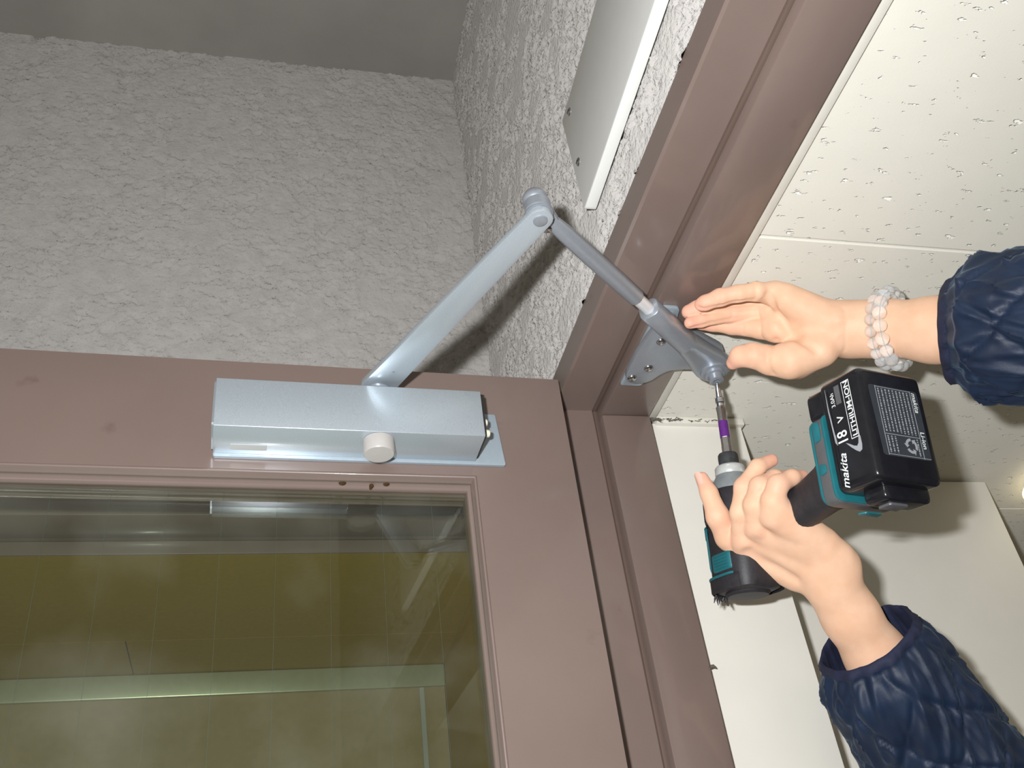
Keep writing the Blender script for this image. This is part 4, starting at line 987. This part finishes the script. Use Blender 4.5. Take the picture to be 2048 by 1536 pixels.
net_object('hair', hair, (0.84, 0.45, 1.36), (1.20, 0.70, 1.80), 0.005, M['hair'], person)
M['eye'] = mat('eye_white', (235, 232, 226), 0.2); M['iris'] = mat('iris', (40, 28, 20), 0.2)
for s in (-1, 1):
    e = MB().lathe(hd_(0.070, 0.030 * s, 0.012), FWD, [(0, 0.012), (0.004, 0.0115), (0.008, 0.0085), (0.0105, 0.005)], 16).build('eye', M['eye'], person, smooth=True)
    MB().lathe(hd_(0.0804, 0.030 * s, 0.012), FWD, [(0, 0.0052), (0.0008, 0.004), (0.001, 0)], 14).build('iris', M['iris'], e, smooth=True)

# ---------------------------------------------------------------- small things
lx, ly = 0.990, 0.872
cl = thing('ceiling_lamp', 'round cream ceiling lamp at the right edge of the tiled ceiling', 'lamp', (lx, ly, Z(Z_TILE)))
M['lamp_glow'] = mat('lamp_glow', (250, 240, 205), 0.4)
pn = M['lamp_glow'].node_tree.nodes['Principled BSDF']; pn.inputs['Emission Color'].default_value = (1.0, 0.88, 0.60, 1); pn.inputs['Emission Strength'].default_value = 1.6
MB().lathe((lx, ly, Z(Z_TILE)), (0, 0, -1), [(0, 0.066), (0.010, 0.067), (0.012, 0.065), (0.012, 0)], 48).build('rim', M['white_trim'], cl, smooth=True)
MB().lathe((lx, ly, Z(Z_TILE) - 0.012), (0, 0, -1), [(0, 0.073), (0.012, 0.071), (0.022, 0.056), (0.029, 0.036), (0.032, 0)], 48).build('globe', M['lamp_glow'], cl, smooth=True)
M['web'] = mat('dusty_web', (96, 90, 80), 0.9)
rnd = random.Random(5); wbm = MB()
for k in range(34):                              # dusty cobweb threads in the corner where frame, wall end and ceiling meet
    t = rnd.random() ** 2.6; x = X_END + 0.003 + 0.075 * t; y = Y_PIL - 0.0072; z = Z(Z_TILE) - 0.0040 - rnd.random() * 0.003
    l = rnd.uniform(0.004, 0.016); pts = [np.array([x, y, z])]
    for j in range(5): pts.append(pts[-1] + np.array([l / 5 * rnd.uniform(.2, 1.3), rnd.gauss(0, 0.0006), rnd.gauss(0, 0.0007)]))
    wbm.tube(pts, [0.0003, 0.00045, 0.0004, 0.0005, 0.00035, 0.0002], 5)
for k in range(9):
    t = rnd.random() ** 3; p = np.array([X_END + 0.003 + 0.05 * t, Y_PIL - 0.0068, Z(Z_TILE) - 0.0045 - rnd.random() * 0.003])
    wbm.lathe(p, (rnd.gauss(0, 1), rnd.gauss(0, 1), rnd.gauss(0, 1)), [(-0.0012, 0), (-0.0006, 0.0009), (0.0007, 0.0011), (0.0014, 0)], 6)
cob = wbm.build('cobweb', M['web'], smooth=True)
tag(cob, 'dusty grey cobweb in the corner above the narrow white wall end', 'cobweb', kind='stuff')
zz = CZ + 0.225 * K
dm = MB().tube([(X_END - 0.001, Y_JAMB - STOP - 0.0008, zz), (X_END + 0.0022, Y_JAMB - STOP - 0.0012, zz + 0.0005), (X_END + 0.0042, Y_JAMB - STOP - 0.0010, zz - 0.0012)], [0.0016, 0.0014, 0.0004], 8).build('dirt_speck', M['web'], smooth=True)
tag(dm, 'tiny dark dirt speck on the edge of the brown jamb', 'dirt')
